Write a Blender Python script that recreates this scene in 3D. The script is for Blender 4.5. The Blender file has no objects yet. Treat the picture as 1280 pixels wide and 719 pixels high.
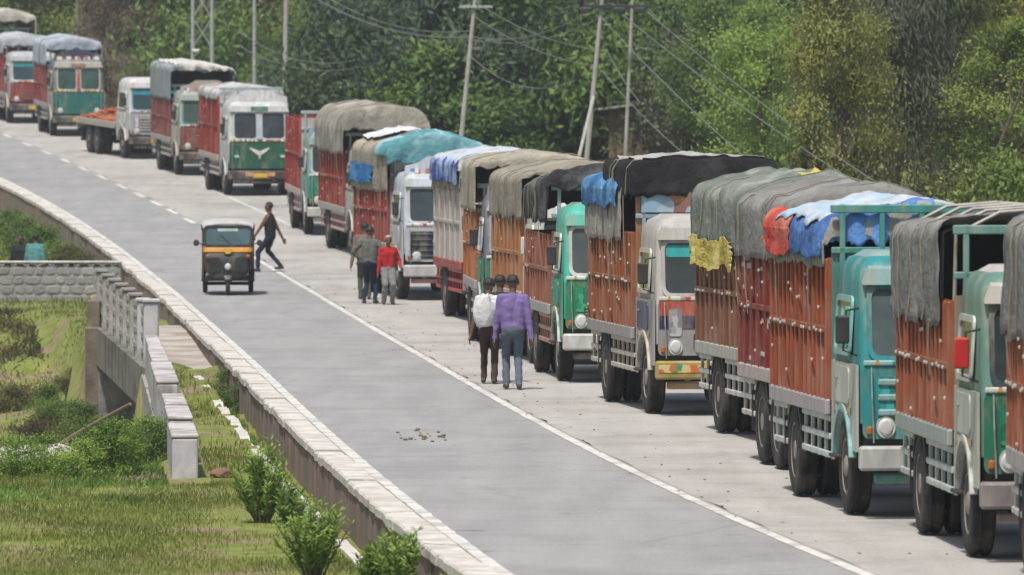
import bpy, bmesh, math, random
import numpy as np
from mathutils import Vector, Matrix, noise

# ------------------------------------------------------------------ camera, light, exposure
SC = bpy.context.scene
COL = SC.collection
F, ZC, YH = 9600.0, 4.4, 130.0          # focal length in photo pixels, eye height, horizon row
cam_d = bpy.data.cameras.new('camera'); cam = bpy.data.objects.new('camera', cam_d); COL.objects.link(cam)
cam.location = (0, 0, ZC); cam.rotation_euler = (math.radians(90), 0, 0)
cam_d.sensor_width = 36; cam_d.lens = F / 1280 * 36
cam_d.shift_y = -(359.5 - YH) / 1280
cam_d.clip_start = 1; cam_d.clip_end = 4000
cam_d.dof.use_dof = True; cam_d.dof.focus_distance = 105; cam_d.dof.aperture_fstop = 5.0
SC.camera = cam
SUN_EL, SUN_AZ = math.radians(64), math.radians(200)     # azimuth clockwise from +Y
W = bpy.data.worlds.new('World'); SC.world = W; W.use_nodes = True
nt = W.node_tree; bg = nt.nodes['Background']
sky = nt.nodes.new('ShaderNodeTexSky'); sky.sky_type = 'NISHITA'; sky.sun_disc = False
sky.sun_elevation = SUN_EL; sky.sun_rotation = SUN_AZ; sky.air_density = 1.4; sky.dust_density = 4.0; sky.ozone_density = 1.0
nt.links.new(sky.outputs[0], bg.inputs[0]); bg.inputs[1].default_value = 0.066
sl = bpy.data.lights.new('sun', 'SUN'); sl.energy = 3.0; sl.angle = math.radians(4); sl.color = (1.0, .955, .88)
sun = bpy.data.objects.new('sun', sl); COL.objects.link(sun)
sd = Vector((math.sin(SUN_AZ) * math.cos(SUN_EL), math.cos(SUN_AZ) * math.cos(SUN_EL), math.sin(SUN_EL)))
sun.rotation_euler = sd.to_track_quat('Z', 'Y').to_euler()
SC.view_settings.view_transform = 'Standard'; SC.view_settings.look = 'None'
SC.view_settings.gamma = 1; SC.view_settings.exposure = 0.68; SC.view_settings.use_curve_mapping = False
SC.render.engine = 'CYCLES'
SC.cycles.max_bounces = 6; SC.cycles.transparent_max_bounces = 6
R = math.radians
rnd = random.Random(7)

# ------------------------------------------------------------------ the lie of the land
ZY = [(-400, 0), (60, 0), (120, 0), (140, 0.0), (160, .06), (172, .16), (186, .33), (200, .60), (210, .82), (238, 1.58), (254, 2.06),
      (268, 2.5), (290, 3.2), (304, 3.65), (320, 4.15), (360, 5.3), (420, 6.6), (1500, 8)]
_ys = np.array([a for a, b in ZY], float); _zs = np.array([b for a, b in ZY], float)
_d = np.diff(_zs) / np.diff(_ys); _m = np.r_[_d[0], (_d[1:] + _d[:-1]) / 2, _d[-1]]
for _i in range(len(_d)):
    if _d[_i] == 0: _m[_i] = _m[_i + 1] = 0
def Z(Y):
    i = int(min(max(np.searchsorted(_ys, Y) - 1, 0), len(_d) - 1)); h = _ys[i + 1] - _ys[i]; t = (Y - _ys[i]) / h
    return float((2*t**3 - 3*t*t + 1)*_zs[i] + (t**3 - 2*t*t + t)*h*_m[i] + (3*t*t - 2*t**3)*_zs[i+1] + (t**3 - t*t)*h*_m[i+1])
def dZ(Y): return (Z(Y + .5) - Z(Y - .5))
def _poly(c, Y):
    def p(y):
        u = (y - 150) / 100; r = 0
        for k in c: r = r * u + k
        return r
    if Y > 290: return p(290) + (p(290) - p(288)) / 2 * (Y - 290)
    if Y < 66: return p(66) + (p(68) - p(66)) / 2 * (Y - 66)
    return p(Y)
def XL(Y): return _poly((0.354, -1.8589, -1.8027, -7.4521, -5.7927), Y)      # left edge line of the road
def XC(Y): return _poly((0.9847, -2.2755, -1.8782, -7.3033, -2.7083), Y)     # middle line
def XR(Y): return XC(Y) + 6.4
def at(px, Y): return (px - 640) * Y / F
def unp(x, y, dz=0.0):
    lo, hi = 50.0, 600.0
    for _ in range(50):
        m = (lo + hi) / 2
        if YH + F * (ZC - Z(m) - dz) / m > y: lo = m
        else: hi = m
    return (x - 640) * lo / F, lo
def sm(a, b, x):
    t = min(max((x - a) / (b - a), 0), 1); return t * t * (3 - 2 * t)
def nz(x, y, z=0.0): return noise.noise(Vector((x, y, z)))
RAIL0, RAIL1 = (-6.44, 137.0), (-8.33, 156.0)      # railing of the little bridge
WING = (-4.17, 98.0)                                # near end of the stepped wing wall
def wall_line(Y):                                   # X of the bridge edge: left of it lies the gully
    if Y < 137: return WING[0] + (RAIL0[0] - WING[0]) * (Y - 98) / 39
    return RAIL0[0] + (RAIL1[0] - RAIL0[0]) * (Y - 137) / 19
def ground(X, Y):
    zr = Z(Y); d = X - XL(Y)
    if d > -.3:
        e = X - XR(Y)
        if e < 0: return zr - .1
        z = zr - .1 + .11 * sm(0, .5, e) + .9 * sm(1.5, 9, e) + .02 * min(max(e - 3, 0), 60)
        z += .10 * nz(X * .5, Y * .3, 3)
    else:
        z = zr - .38 - .54 * sm(158, 192, Y) + .04 * nz(X * .7, Y * .5, 1)
        if Y < 134.5 and d > -.8: z -= .24 * sm(-.8, -.68, d)
        g = sm(99, 126, Y) * (1 - sm(154, 187, Y)) * 2.05
        inside = 1.0 if 138.3 < Y < 156.4 else sm(0, .35, wall_line(Y) - .1 - X)
        z -= g * inside * (1 + .25 * nz(X * .35, Y * .25, 9)) + .14 * g * nz(X * .9, Y * .55, 21)
        if Y > 150: z += .9 * sm(3, 9, -d) * (sm(195, 240, Y))
        z += .5 * sm(6, 20, -d) * (1 - sm(100, 150, Y)) * .4
    # wooded hill closing the valley, dry mound left of the bend
    z += min(max(0, Y - 345), 130) * .24
    z += 4.6 * math.exp(-((X + 15.6) / 2.6) ** 2 - ((Y - 331) / 7) ** 2)
    return z

# ------------------------------------------------------------------ mesh helpers
class MB:
    def __init__(s): s.v = []; s.f = []; s.m = []; s.mi = 0
    def face(s, idx): s.f.append(idx); s.m.append(s.mi)
    def add(s, vs, fs):
        o = len(s.v); s.v += [tuple(p) for p in vs]
        for f in fs: s.face([o + i for i in f])
    def box(s, c, d, b=0.0, rot=None):
        hx, hy, hz = d[0] / 2, d[1] / 2, d[2] / 2
        if b <= 0:
            vs = [(x, y, z) for x in (-hx, hx) for y in (-hy, hy) for z in (-hz, hz)]
            fs = [(0,1,3,2), (4,6,7,5), (0,4,5,1), (2,3,7,6), (0,2,6,4), (1,5,7,3)]
        else:
            b = min(b, hx * .9, hy * .9, hz * .9); vs = []; ix = {}
            for sx in (-1, 1):
                for sy in (-1, 1):
                    for sz in (-1, 1):
                        for a in range(3):
                            p = [sx * hx, sy * hy, sz * hz]
                            for k in range(3):
                                if k != a: p[k] -= (sx, sy, sz)[k] * b
                            ix[(sx, sy, sz, a)] = len(vs); vs.append(tuple(p))
            fs = []
            for sg in (-1, 1):
                fs.append([ix[(sg, y, z, 0)] for y, z in ((-1,-1), (1,-1), (1,1), (-1,1))])
                fs.append([ix[(x, sg, z, 1)] for x, z in ((-1,-1), (1,-1), (1,1), (-1,1))])
                fs.append([ix[(x, y, sg, 2)] for x, y in ((-1,-1), (1,-1), (1,1), (-1,1))])
            for p in (-1, 1):
                for q in (-1, 1):
                    fs.append([ix[(-1,p,q,1)], ix[(1,p,q,1)], ix[(1,p,q,2)], ix[(-1,p,q,2)]])
                    fs.append([ix[(p,-1,q,0)], ix[(p,1,q,0)], ix[(p,1,q,2)], ix[(p,-1,q,2)]])
                    fs.append([ix[(p,q,-1,0)], ix[(p,q,1,0)], ix[(p,q,1,1)], ix[(p,q,-1,1)]])
                    for r in (-1, 1): fs.append([ix[(p,q,r,0)], ix[(p,q,r,1)], ix[(p,q,r,2)]])
        c = Vector(c)
        s.add([((rot @ Vector(p)) if rot else Vector(p)) + c for p in vs], fs); return s
    def tube(s, pts, rs, n=8, cap=True):
        if not hasattr(rs, '__len__'): rs = [rs] * len(pts)
        o = len(s.v); pts = [Vector(p) for p in pts]
        for i, p in enumerate(pts):
            t = (pts[min(i + 1, len(pts) - 1)] - pts[max(i - 1, 0)]).normalized()
            a = Vector((0, 0, 1)) if abs(t.z) < .9 else Vector((1, 0, 0))
            u = t.cross(a).normalized(); w = t.cross(u)
            for k in range(n):
                an = 2 * math.pi * k / n; s.v.append(tuple(p + (u * math.cos(an) + w * math.sin(an)) * rs[i]))
        for i in range(len(pts) - 1):
            for k in range(n):
                s.face([o + i*n + k, o + i*n + (k+1) % n, o + (i+1)*n + (k+1) % n, o + (i+1)*n + k])
        if cap:
            s.face([o + k for k in range(n)][::-1]); s.face([o + (len(pts)-1)*n + k for k in range(n)])
        return s
    def loft(s, rings, cap=True, closed=True):
        o = len(s.v); n = len(rings[0])
        for r in rings: s.v += [tuple(p) for p in r]
        for i in range(len(rings) - 1):
            for k in range(n if closed else n - 1):
                s.face([o + i*n + k, o + i*n + (k+1) % n, o + (i+1)*n + (k+1) % n, o + (i+1)*n + k])
        if cap:
            s.face([o + k for k in range(n)][::-1]); s.face([o + (len(rings)-1)*n + k for k in range(n)])
        return s
    def lathe(s, prof, c=(0, 0, 0), axis='Y', n=24):      # prof: (radius, height along axis)
        rings = []
        for r, h in prof:
            ring = []
            for k in range(n):
                a = 2 * math.pi * k / n; p, q = r * math.cos(a), r * math.sin(a)
                ring.append((c[0]+p, c[1]+h, c[2]+q) if axis == 'Y' else (c[0]+h, c[1]+p, c[2]+q) if axis == 'X' else (c[0]+p, c[1]+q, c[2]+h))
            rings.append(ring)
        return s.loft(rings)
    def prism(s, poly, O, A, B, N):                      # 2D polygon in axes A,B swept by N
        O, A, B, N = Vector(O), Vector(A), Vector(B), Vector(N); n = len(poly); o = len(s.v)
        for k in (0, 1):
            for a, b in poly: s.v.append(tuple(O + A * a + B * b + N * k))
        s.face([o + i for i in range(n)][::-1]); s.face([o + n + i for i in range(n)])
        for i in range(n): s.face([o + i, o + (i+1) % n, o + n + (i+1) % n, o + n + i])
        return s
    def ring(s, outer, inner, O, A, B, N):
        O, A, B, N = Vector(O), Vector(A), Vector(B), Vector(N); n = len(outer); o = len(s.v)
        for k in (0, 1):
            for L in (outer, inner):
                for a, b in L: s.v.append(tuple(O + A * a + B * b + N * k))
        for i in range(n):
            j = (i + 1) % n
            s.face([o+i, o+j, o+n+j, o+n+i]); s.face([o+2*n+i, o+2*n+j, o+3*n+j, o+3*n+i])
            s.face([o+i, o+j, o+2*n+j, o+2*n+i]); s.face([o+n+i, o+n+j, o+3*n+j, o+3*n+i])
        return s
    def mesh(s, name, mats, smooth=False, fix=True):
        me = bpy.data.meshes.new(name); me.from_pydata(s.v, [], s.f)
        for m in (mats if isinstance(mats, (list, tuple)) else [mats]): me.materials.append(m)
        if any(s.m): me.polygons.foreach_set('material_index', s.m)
        if fix:
            bm = bmesh.new(); bm.from_mesh(me); bmesh.ops.recalc_face_normals(bm, faces=bm.faces); bm.to_mesh(me); bm.free()
        if smooth: me.shade_smooth(); me.set_sharp_from_angle(angle=R(35))
        me.update(); return me
    def build(s, name, mats, parent=None, smooth=False, **kw):
        return link(name, s.mesh(name, mats, smooth), parent, **kw)
def link(name, data, parent=None, loc=None, rot=None):
    o = bpy.data.objects.new(name, data); COL.objects.link(o)
    if parent: o.parent = parent
    if loc is not None: o.location = loc
    if rot is not None: o.rotation_euler = rot
    return o
def tag(o, label=None, cat=None, group=None, kind=None):
    if label: o['label'] = label
    if cat: o['category'] = cat
    if group: o['group'] = group
    if kind: o['kind'] = kind
    return o
def rr(w, h, r, n=4):
    out = []
    for cx, cy, a0 in ((w/2-r, h/2-r, 0), (-w/2+r, h/2-r, 90), (-w/2+r, -h/2+r, 180), (w/2-r, -h/2+r, 270)):
        for k in range(n + 1):
            a = R(a0 + 90 * k / n); out.append((cx + r * math.cos(a), cy + r * math.sin(a)))
    return out
def rot_z(a): return Matrix.Rotation(a, 3, 'Z')

# ------------------------------------------------------------------ materials
_mc = {}
def mat(name, c1, c2=None, scale=4.0, rough=.7, bump=0.0, bscale=None, metal=0.0, spec=.4, stretch=None, lo=.35, hi=.68, c3=None, s3=.7, detail=5):
    if name in _mc: return _mc[name]
    m = bpy.data.materials.new(name); m.use_nodes = True; t = m.node_tree; P = t.nodes['Principled BSDF']
    P.inputs['Roughness'].default_value = rough; P.inputs['Metallic'].default_value = metal; P.inputs['Specular IOR Level'].default_value = spec
    tc = t.nodes.new('ShaderNodeTexCoord'); vec = tc.outputs['Object']
    if stretch:
        mp = t.nodes.new('ShaderNodeMapping'); mp.inputs['Scale'].default_value = stretch; t.links.new(vec, mp.inputs[0]); vec = mp.outputs[0]
    if c2 is None: c2 = tuple(min(1, x * .72 + .015) for x in c1)
    n = t.nodes.new('ShaderNodeTexNoise'); n.inputs['Scale'].default_value = scale; n.inputs['Detail'].default_value = detail; n.inputs['Roughness'].default_value = .62
    t.links.new(vec, n.inputs[0])
    cr = t.nodes.new('ShaderNodeValToRGB'); cr.color_ramp.elements[0].position = lo; cr.color_ramp.elements[1].position = hi
    cr.color_ramp.elements[0].color = (*c1, 1); cr.color_ramp.elements[1].color = (*c2, 1)
    t.links.new(n.outputs[0], cr.inputs[0]); out = cr.outputs[0]
    if c3:
        n2 = t.nodes.new('ShaderNodeTexNoise'); n2.inputs['Scale'].default_value = s3; n2.inputs['Detail'].default_value = 6; n2.inputs['Roughness'].default_value = .6
        t.links.new(vec, n2.inputs[0]); c2r = t.nodes.new('ShaderNodeValToRGB'); c2r.color_ramp.elements[0].position = .48; c2r.color_ramp.elements[1].position = .62
        t.links.new(n2.outputs[0], c2r.inputs[0]); mx = t.nodes.new('ShaderNodeMix'); mx.data_type = 'RGBA'
        t.links.new(c2r.outputs[0], mx.inputs[0]); t.links.new(out, mx.inputs[6]); mx.inputs[7].default_value = (*c3, 1); out = mx.outputs[2]
    t.links.new(out, P.inputs['Base Color'])
    if bump:
        b = t.nodes.new('ShaderNodeBump'); b.inputs['Strength'].default_value = bump; b.inputs['Distance'].default_value = .03
        nb = t.nodes.new('ShaderNodeTexNoise'); nb.inputs['Scale'].default_value = bscale or scale * 3; nb.inputs['Detail'].default_value = 4
        t.links.new(vec, nb.inputs[0]); t.links.new(nb.outputs[0], b.inputs['Height']); t.links.new(b.outputs[0], P.inputs['Normal'])
    _mc[name] = m; return m
DUST = (.30, .26, .21)
def paint(c, dirt=.52, rough=.46):
    key = 'paint_%.3f_%.3f_%.3f_%.2f_%.2f' % (*c, dirt, rough)
    if key in _mc: return _mc[key]
    worn = tuple(a * .55 + b * .16 for a, b in zip(c, (.16, .09, .05))); d = tuple(a * (1 - dirt) + b * dirt for a, b in zip(c, DUST))
    return mat(key, c, worn, 5, rough, .08, 24, c3=d, s3=2.6, spec=.35, stretch=(1, 1, .38), detail=8)
def garment(c):
    key = 'garment_%.3f_%.3f_%.3f' % c
    return _mc.get(key) or mat(key, c, tuple(a * .85 for a in c), 9, .9, .15, 40, spec=.15)
def cloth(c, c3=None):
    key = 'cloth_%.3f_%.3f_%.3f' % c
    if key in _mc: return _mc[key]
    return mat(key, c, tuple(a * .52 for a in c), 2.6, .9, .9, 10, c3=c3 or tuple(a * .82 + .055 for a in c), s3=1.3, spec=.15, detail=8)
def deco(key, cols, scale=7):
    key = 'painted_border_' + key
    if key in _mc: return _mc[key]
    m = bpy.data.materials.new(key); m.use_nodes = True; t = m.node_tree; P = t.nodes['Principled BSDF']; P.inputs['Roughness'].default_value = .5
    tc = t.nodes.new('ShaderNodeTexCoord'); v = t.nodes.new('ShaderNodeTexVoronoi'); v.inputs['Scale'].default_value = scale; v.inputs['Randomness'].default_value = .6
    t.links.new(tc.outputs['Object'], v.inputs[0]); sp = t.nodes.new('ShaderNodeSeparateColor'); t.links.new(v.outputs['Color'], sp.inputs[0])
    cr = t.nodes.new('ShaderNodeValToRGB'); cr.color_ramp.interpolation = 'CONSTANT'
    el = cr.color_ramp.elements
    while len(el) < len(cols): el.new(.5)
    for i, c in enumerate(cols): el[i].position = i / len(cols); el[i].color = (*c, 1)
    t.links.new(sp.outputs[0], cr.inputs[0]); t.links.new(cr.outputs[0], P.inputs['Base Color']); _mc[key] = m; return m
def glass(key='glass', c=(.022, .03, .034), rough=.1):
    if key in _mc: return _mc[key]
    return mat(key, c, tuple(a * 1.6 + .01 for a in c), 1.3, rough, spec=.38)
M_RUB = mat('rubber', (.012, .012, .012), (.026, .024, .022), 6, .9, .3, 40, c3=(.055, .048, .04), s3=3)
M_RIM = mat('rim_steel', (.26, .24, .22), (.13, .11, .10), 8, .6, .1, c3=(.30, .25, .20), s3=5)
M_CHAS = mat('chassis_paint', (.022, .02, .02), (.05, .042, .035), 6, .75, .1)
M_DARK = mat('dark_paint', (.02, .022, .024), (.04, .04, .04), 6, .5)
M_CHROME = mat('dull_chrome', (.5, .5, .5), (.28, .27, .26), 6, .35, metal=.7)
M_LENS = mat('lamp_lens', (.55, .56, .55), (.4, .4, .4), 12, .12, spec=.7)
M_AMBER = mat('amber_lens', (.38, .13, .03), (.28, .09, .02), 12, .2)
M_REDL = mat('red_lens', (.45, .02, .02), (.3, .02, .02), 12, .2)
M_ROPE = mat('rope', (.27, .24, .19), (.17, .15, .12), 20, .95)
M_WHITE = paint((.62, .62, .6))
M_PLATE = mat('plate_yellow', (.62, .42, .03), (.5, .33, .03), 6, .5)
M_HOOK = mat('hook_white', (.50, .47, .42), (.30, .27, .24), 9, .6)
# ------------------------------------------------------------------ ground, road, lines
def frange(a, b, s):
    out = []; x = a
    while x < b - 1e-6: out.append(x); x += s
    return out
ROWS = [-300, -120, -40, 0, 25, 45, 58] + frange(64, 200, .8) + frange(200, 345, 1.6) + frange(345, 420, 5) + [430, 460, 500, 560, 650, 800, 1100, 1500]
DL = [-700, -350, -180, -90, -60, -45, -35, -28, -23] + frange(-19, -9, .9) + frange(-9, -1.2, .33) + [-1.1, -.95, -.82, -.75, -.67, -.55, -.45, -.31, -.29, 0, 2, 3.3]
DR = [0, .25, .5, .9, 1.5] + frange(2, 12, .9) + [13, 15, 18, 22, 27, 34, 45, 60, 90, 150, 300, 700]
def grid_mesh(name, rows, colfn, zfn, mats, kind='structure', smooth=True):
    v = []; f = []; n = None
    for Y in rows:
        xs = colfn(Y); n = len(xs)
        for X in xs: v.append((X, Y, zfn(X, Y)))
    for i in range(len(rows) - 1):
        for k in range(n - 1): f.append((i*n + k, i*n + k + 1, (i+1)*n + k + 1, (i+1)*n + k))
    me = bpy.data.meshes.new(name); me.from_pydata(v, [], f); me.materials.append(mats)
    if smooth: me.shade_smooth()
    o = link(name, me)
    if kind: o['kind'] = kind
    return o
def ground_mat():
    m = bpy.data.materials.new('meadow_soil'); m.use_nodes = True; t = m.node_tree; P = t.nodes['Principled BSDF']; P.inputs['Roughness'].default_value = .95; P.inputs['Specular IOR Level'].default_value = .15
    tc = t.nodes.new('ShaderNodeTexCoord')
    def nse(s, d=6, r=.6):
        n = t.nodes.new('ShaderNodeTexNoise'); n.inputs['Scale'].default_value = s; n.inputs['Detail'].default_value = d; n.inputs['Roughness'].default_value = r
        t.links.new(tc.outputs['Object'], n.inputs[0]); return n.outputs[0]
    def ramp(s, a, b, ca, cb):
        c = t.nodes.new('ShaderNodeValToRGB'); c.color_ramp.elements[0].position = a; c.color_ramp.elements[1].position = b
        c.color_ramp.elements[0].color = (*ca, 1); c.color_ramp.elements[1].color = (*cb, 1); t.links.new(s, c.inputs[0]); return c.outputs[0]
    def mix(fac, a, b):
        x = t.nodes.new('ShaderNodeMix'); x.data_type = 'RGBA'; t.links.new(fac, x.inputs[0]); t.links.new(a, x.inputs[6]); t.links.new(b, x.inputs[7]); return x.outputs[2]
    grass = ramp(nse(2.5), .35, .65, (.11, .15, .03), (.21, .222, .064))
    soil = ramp(nse(5), .35, .65, (.15, .105, .07), (.27, .21, .15))
    fac = ramp(nse(.55, 8, .68), .5, .62, (0, 0, 0), (1, 1, 1))
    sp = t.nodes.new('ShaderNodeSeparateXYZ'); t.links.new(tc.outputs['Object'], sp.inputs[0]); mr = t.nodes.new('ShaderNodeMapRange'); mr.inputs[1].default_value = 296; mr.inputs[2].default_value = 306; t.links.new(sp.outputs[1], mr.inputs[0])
    litter = ramp(nse(3), .35, .65, (.045, .05, .02), (.085, .065, .04))  # leaf litter, with the shade under the trees mixed into its dark colour
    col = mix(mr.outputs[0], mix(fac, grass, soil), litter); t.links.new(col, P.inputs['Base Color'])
    b = t.nodes.new('ShaderNodeBump'); b.inputs['Strength'].default_value = .6; b.inputs['Distance'].default_value = .08
    t.links.new(nse(9), b.inputs['Height']); t.links.new(b.outputs[0], P.inputs['Normal']); return m
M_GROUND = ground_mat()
NDL = len(DL)
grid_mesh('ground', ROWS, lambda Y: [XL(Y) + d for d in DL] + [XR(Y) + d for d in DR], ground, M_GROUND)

def asphalt(name, base, light, dark, crack=.35):
    m = bpy.data.materials.new(name); m.use_nodes = True; t = m.node_tree; P = t.nodes['Principled BSDF']; P.inputs['Roughness'].default_value = .85; P.inputs['Specular IOR Level'].default_value = .25
    tc = t.nodes.new('ShaderNodeTexCoord'); mp = t.nodes.new('ShaderNodeMapping'); mp.inputs['Rotation'].default_value = (0, 0, R(-5)); mp.inputs['Scale'].default_value = (1.4, .14, 1)
    t.links.new(tc.outputs['Object'], mp.inputs[0])
    def N(s, vec, d=6, r=.6):
        n = t.nodes.new('ShaderNodeTexNoise'); n.inputs['Scale'].default_value = s; n.inputs['Detail'].default_value = d; n.inputs['Roughness'].default_value = r; t.links.new(vec, n.inputs[0]); return n.outputs[0]
    def ramp(s, a, b, ca, cb):
        c = t.nodes.new('ShaderNodeValToRGB'); c.color_ramp.elements[0].position = a; c.color_ramp.elements[1].position = b
        c.color_ramp.elements[0].color = (*ca, 1); c.color_ramp.elements[1].color = (*cb, 1); t.links.new(s, c.inputs[0]); return c.outputs[0]
    def mix(fac, a, b, mode='MIX'):
        x = t.nodes.new('ShaderNodeMix'); x.data_type = 'RGBA'; x.blend_type = mode
        if isinstance(fac, float): x.inputs[0].default_value = fac
        else: t.links.new(fac, x.inputs[0])
        t.links.new(a, x.inputs[6]); t.links.new(b, x.inputs[7]); return x.outputs[2]
    a = ramp(N(1.1, mp.outputs[0]), .36, .66, base, light)                       # long tyre-polished streaks
    bl = ramp(N(.34, tc.outputs['Object'], 9, .7), .47, .68, (1, 1, 1), tuple(d / b for d, b in zip(dark, base)))
    col = mix(1.0, a, bl, 'MULTIPLY')
    gr = ramp(N(26, tc.outputs['Object'], 3), .3, .7, (.82, .82, .82), (1.12, 1.12, 1.12)); col = mix(1.0, col, gr, 'MULTIPLY')
    vo = t.nodes.new('ShaderNodeTexVoronoi'); vo.feature = 'DISTANCE_TO_EDGE'; vo.inputs['Scale'].default_value = .33
    wv = t.nodes.new('ShaderNodeMix'); wv.data_type = 'RGBA'; wv.inputs[0].default_value = .25
    n2 = t.nodes.new('ShaderNodeTexNoise'); n2.inputs['Scale'].default_value = 1.2; n2.inputs['Detail'].default_value = 5; t.links.new(tc.outputs['Object'], n2.inputs[0])
    t.links.new(tc.outputs['Object'], wv.inputs[6]); t.links.new(n2.outputs['Color'], wv.inputs[7]); t.links.new(wv.outputs[2], vo.inputs[0])
    st = ramp(N(1.0, tc.outputs['Object'], 4, .55), .655, .74, (1, 1, 1), (.62, .60, .58)); col = mix(1.0, col, st, 'MULTIPLY')
    ck = ramp(vo.outputs[0], .002, .02, (1 - crack * .35,) * 3, (1, 1, 1)); col = mix(1.0, col, ck, 'MULTIPLY')
    t.links.new(col, P.inputs['Base Color'])
    b = t.nodes.new('ShaderNodeBump'); b.inputs['Strength'].default_value = .25; b.inputs['Distance'].default_value = .01; t.links.new(N(40, tc.outputs['Object'], 3), b.inputs['Height']); t.links.new(b.outputs[0], P.inputs['Normal'])
    return m
M_ROAD = asphalt('asphalt', (.255, .254, .256), (.30, .299, .30), (.212, .211, .213))
M_LANE = asphalt('dusty_asphalt', (.335, .322, .306), (.395, .379, .36), (.245, .235, .223), .25)
RR = [-300, -120, -40, 0, 30, 50] + frange(60, 345, 1.2) + frange(345, 420, 6)
def strip(name, fa, fb, dz, m, rows=RR, nx=5, kind='structure'):
    return grid_mesh(name, rows, lambda Y: [fa(Y) + (fb(Y) - fa(Y)) * k / (nx - 1) for k in range(nx)], lambda X, Y: Z(Y) + dz, m, kind)
strip('road', lambda Y: XL(Y) - .2, lambda Y: XC(Y) + .12, 0, M_ROAD)
strip('parking_lane', lambda Y: XC(Y) + .12 + .10 * nz(Y * .7, 5), lambda Y: XR(Y) + .12 * nz(Y * .4, 2), .001, M_LANE)
M_LINE = mat('road_paint', (.60, .59, .55), (.46, .45, .42), 5, .8, c3=(.36, .35, .335), s3=1.6)
def ragged(f, off, s): return lambda Y: f(Y) + off + .018 * nz(Y * 2.3, s) + .012 * nz(Y * 7, s)
strip('edge_line', ragged(XL, -.075, 1), ragged(XL, .06, 2), .004, M_LINE, frange(60, 345, .5), 2)
strip('middle_line', ragged(XC, -.065, 3), ragged(XC, .065, 4), .005, M_LINE, frange(55, 205, .5), 2)
for px, py in ((242,276), (215,264.5), (195,254), (174,243.5), (152,233), (126,221.5), (103,211), (80,201), (57,190.5), (33,180), (10,170)):
    x, y0 = unp(px, py)
    strip('middle_dash', ragged(XC, -.085, 5), ragged(XC, .085, 6), .005, M_LINE, frange(y0 - 1.9, y0 + 1.9, .4), 2)
strip('far_edge_line', lambda Y: XC(Y) + 2.55, lambda Y: XC(Y) + 2.66, .006, M_LINE, frange(212, 246, 1), 2)
strip('cross_joint', lambda Y: XL(Y) + .4, lambda Y: XC(Y) - .3, .004, mat('patch', (.33, .32, .31), (.27, .265, .26), 3, .9), frange(186, 187, .4), 3)

# ------------------------------------------------------------------ kerb and retaining wall
M_CONC = mat('old_concrete', (.58, .56, .525), (.40, .38, .35), 3.2, .9, .5, 14, c3=(.40, .36, .32), s3=1.7, detail=8)
M_CONC2 = mat('grey_concrete', (.34, .33, .33), (.22, .215, .21), 2.6, .92, .5, 10, c3=(.15, .145, .14), s3=1.4)
M_MAS = mat('stained_masonry', (.27, .19, .15), (.13, .095, .08), 1.6, .95, 1.0, 5, c3=(.16, .135, .12), s3=.8, stretch=(1, 1, .45), detail=9)
kerb = tag(link('kerb', None), kind='structure')
Y = 60.0
while Y < 335:
    L = rnd.uniform(1.5, 2.6); Y1 = Y + L - .05; j = rnd.uniform(-.012, .012); dz = rnd.uniform(-.02, .015)
    mb = MB(); rings = []
    nseg = 4
    for i in range(nseg + 1):
        y = Y + (Y1 - Y) * i / nseg; x = XL(y); z = Z(y) + dz
        o = x - .46 + j + .035 * nz(y * 1.7, 4); q = x - .12; b = .02
        wob = .015 * nz(y * 2.1, 8)
        rings.append([(o, y, z - .065), (o, y, z + .02 + wob), (o + b, y, z + .045 + wob), (q - b, y, z + .045 - wob), (q, y, z + .03), (q, y, z - .065)])
    mb.loft(rings); mb.build('kerb_stone', M_CONC, kerb)
    Y += L
def swept(name, prof, rows, m, parent=None):             # prof(Y) -> closed ring of (x, z)
    mb = MB(); mb.loft([[(a, y, b) for a, b in prof(y)] for y in rows]); return mb.build(name, m, parent)
rw = swept('retaining_wall', lambda y: [(XL(y) - .445 + .03 * nz(y, 2), Z(y) - (2.95 if 136 < y < 158 else 1.3)), (XL(y) - .435 + .03 * nz(y, 2), Z(y) - .068), (XL(y) - .15, Z(y) - .068), (XL(y) - .13, Z(y) - (2.95 if 136 < y < 158 else 1.3))],
           frange(60, 335, 1.0), M_MAS)
tag(rw, 'long stained brown retaining wall below the pale kerb on the left of the road', 'wall')
lip = MB(); rings = []
for y in frange(68, 135, .6):
    x = XL(y) - .84 + .05 * nz(y * .35, 6); z = Z(y) - .36 + .03 * nz(y * .8, 3); w = .13 + .03 * nz(y * 1.1, 7)
    if nz(y * .3, 12) < -.28: z -= .08
    rings.append([(x - w/2, y, z - .35), (x - w/2 - .01, y, z), (x + w/2, y, z + .005), (x + w/2, y, z - .5)])
tag(lip.loft(rings).build('drain_edge', M_CONC), 'pale broken concrete lip of the drain running beside the kerb', 'drain edge')

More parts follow.
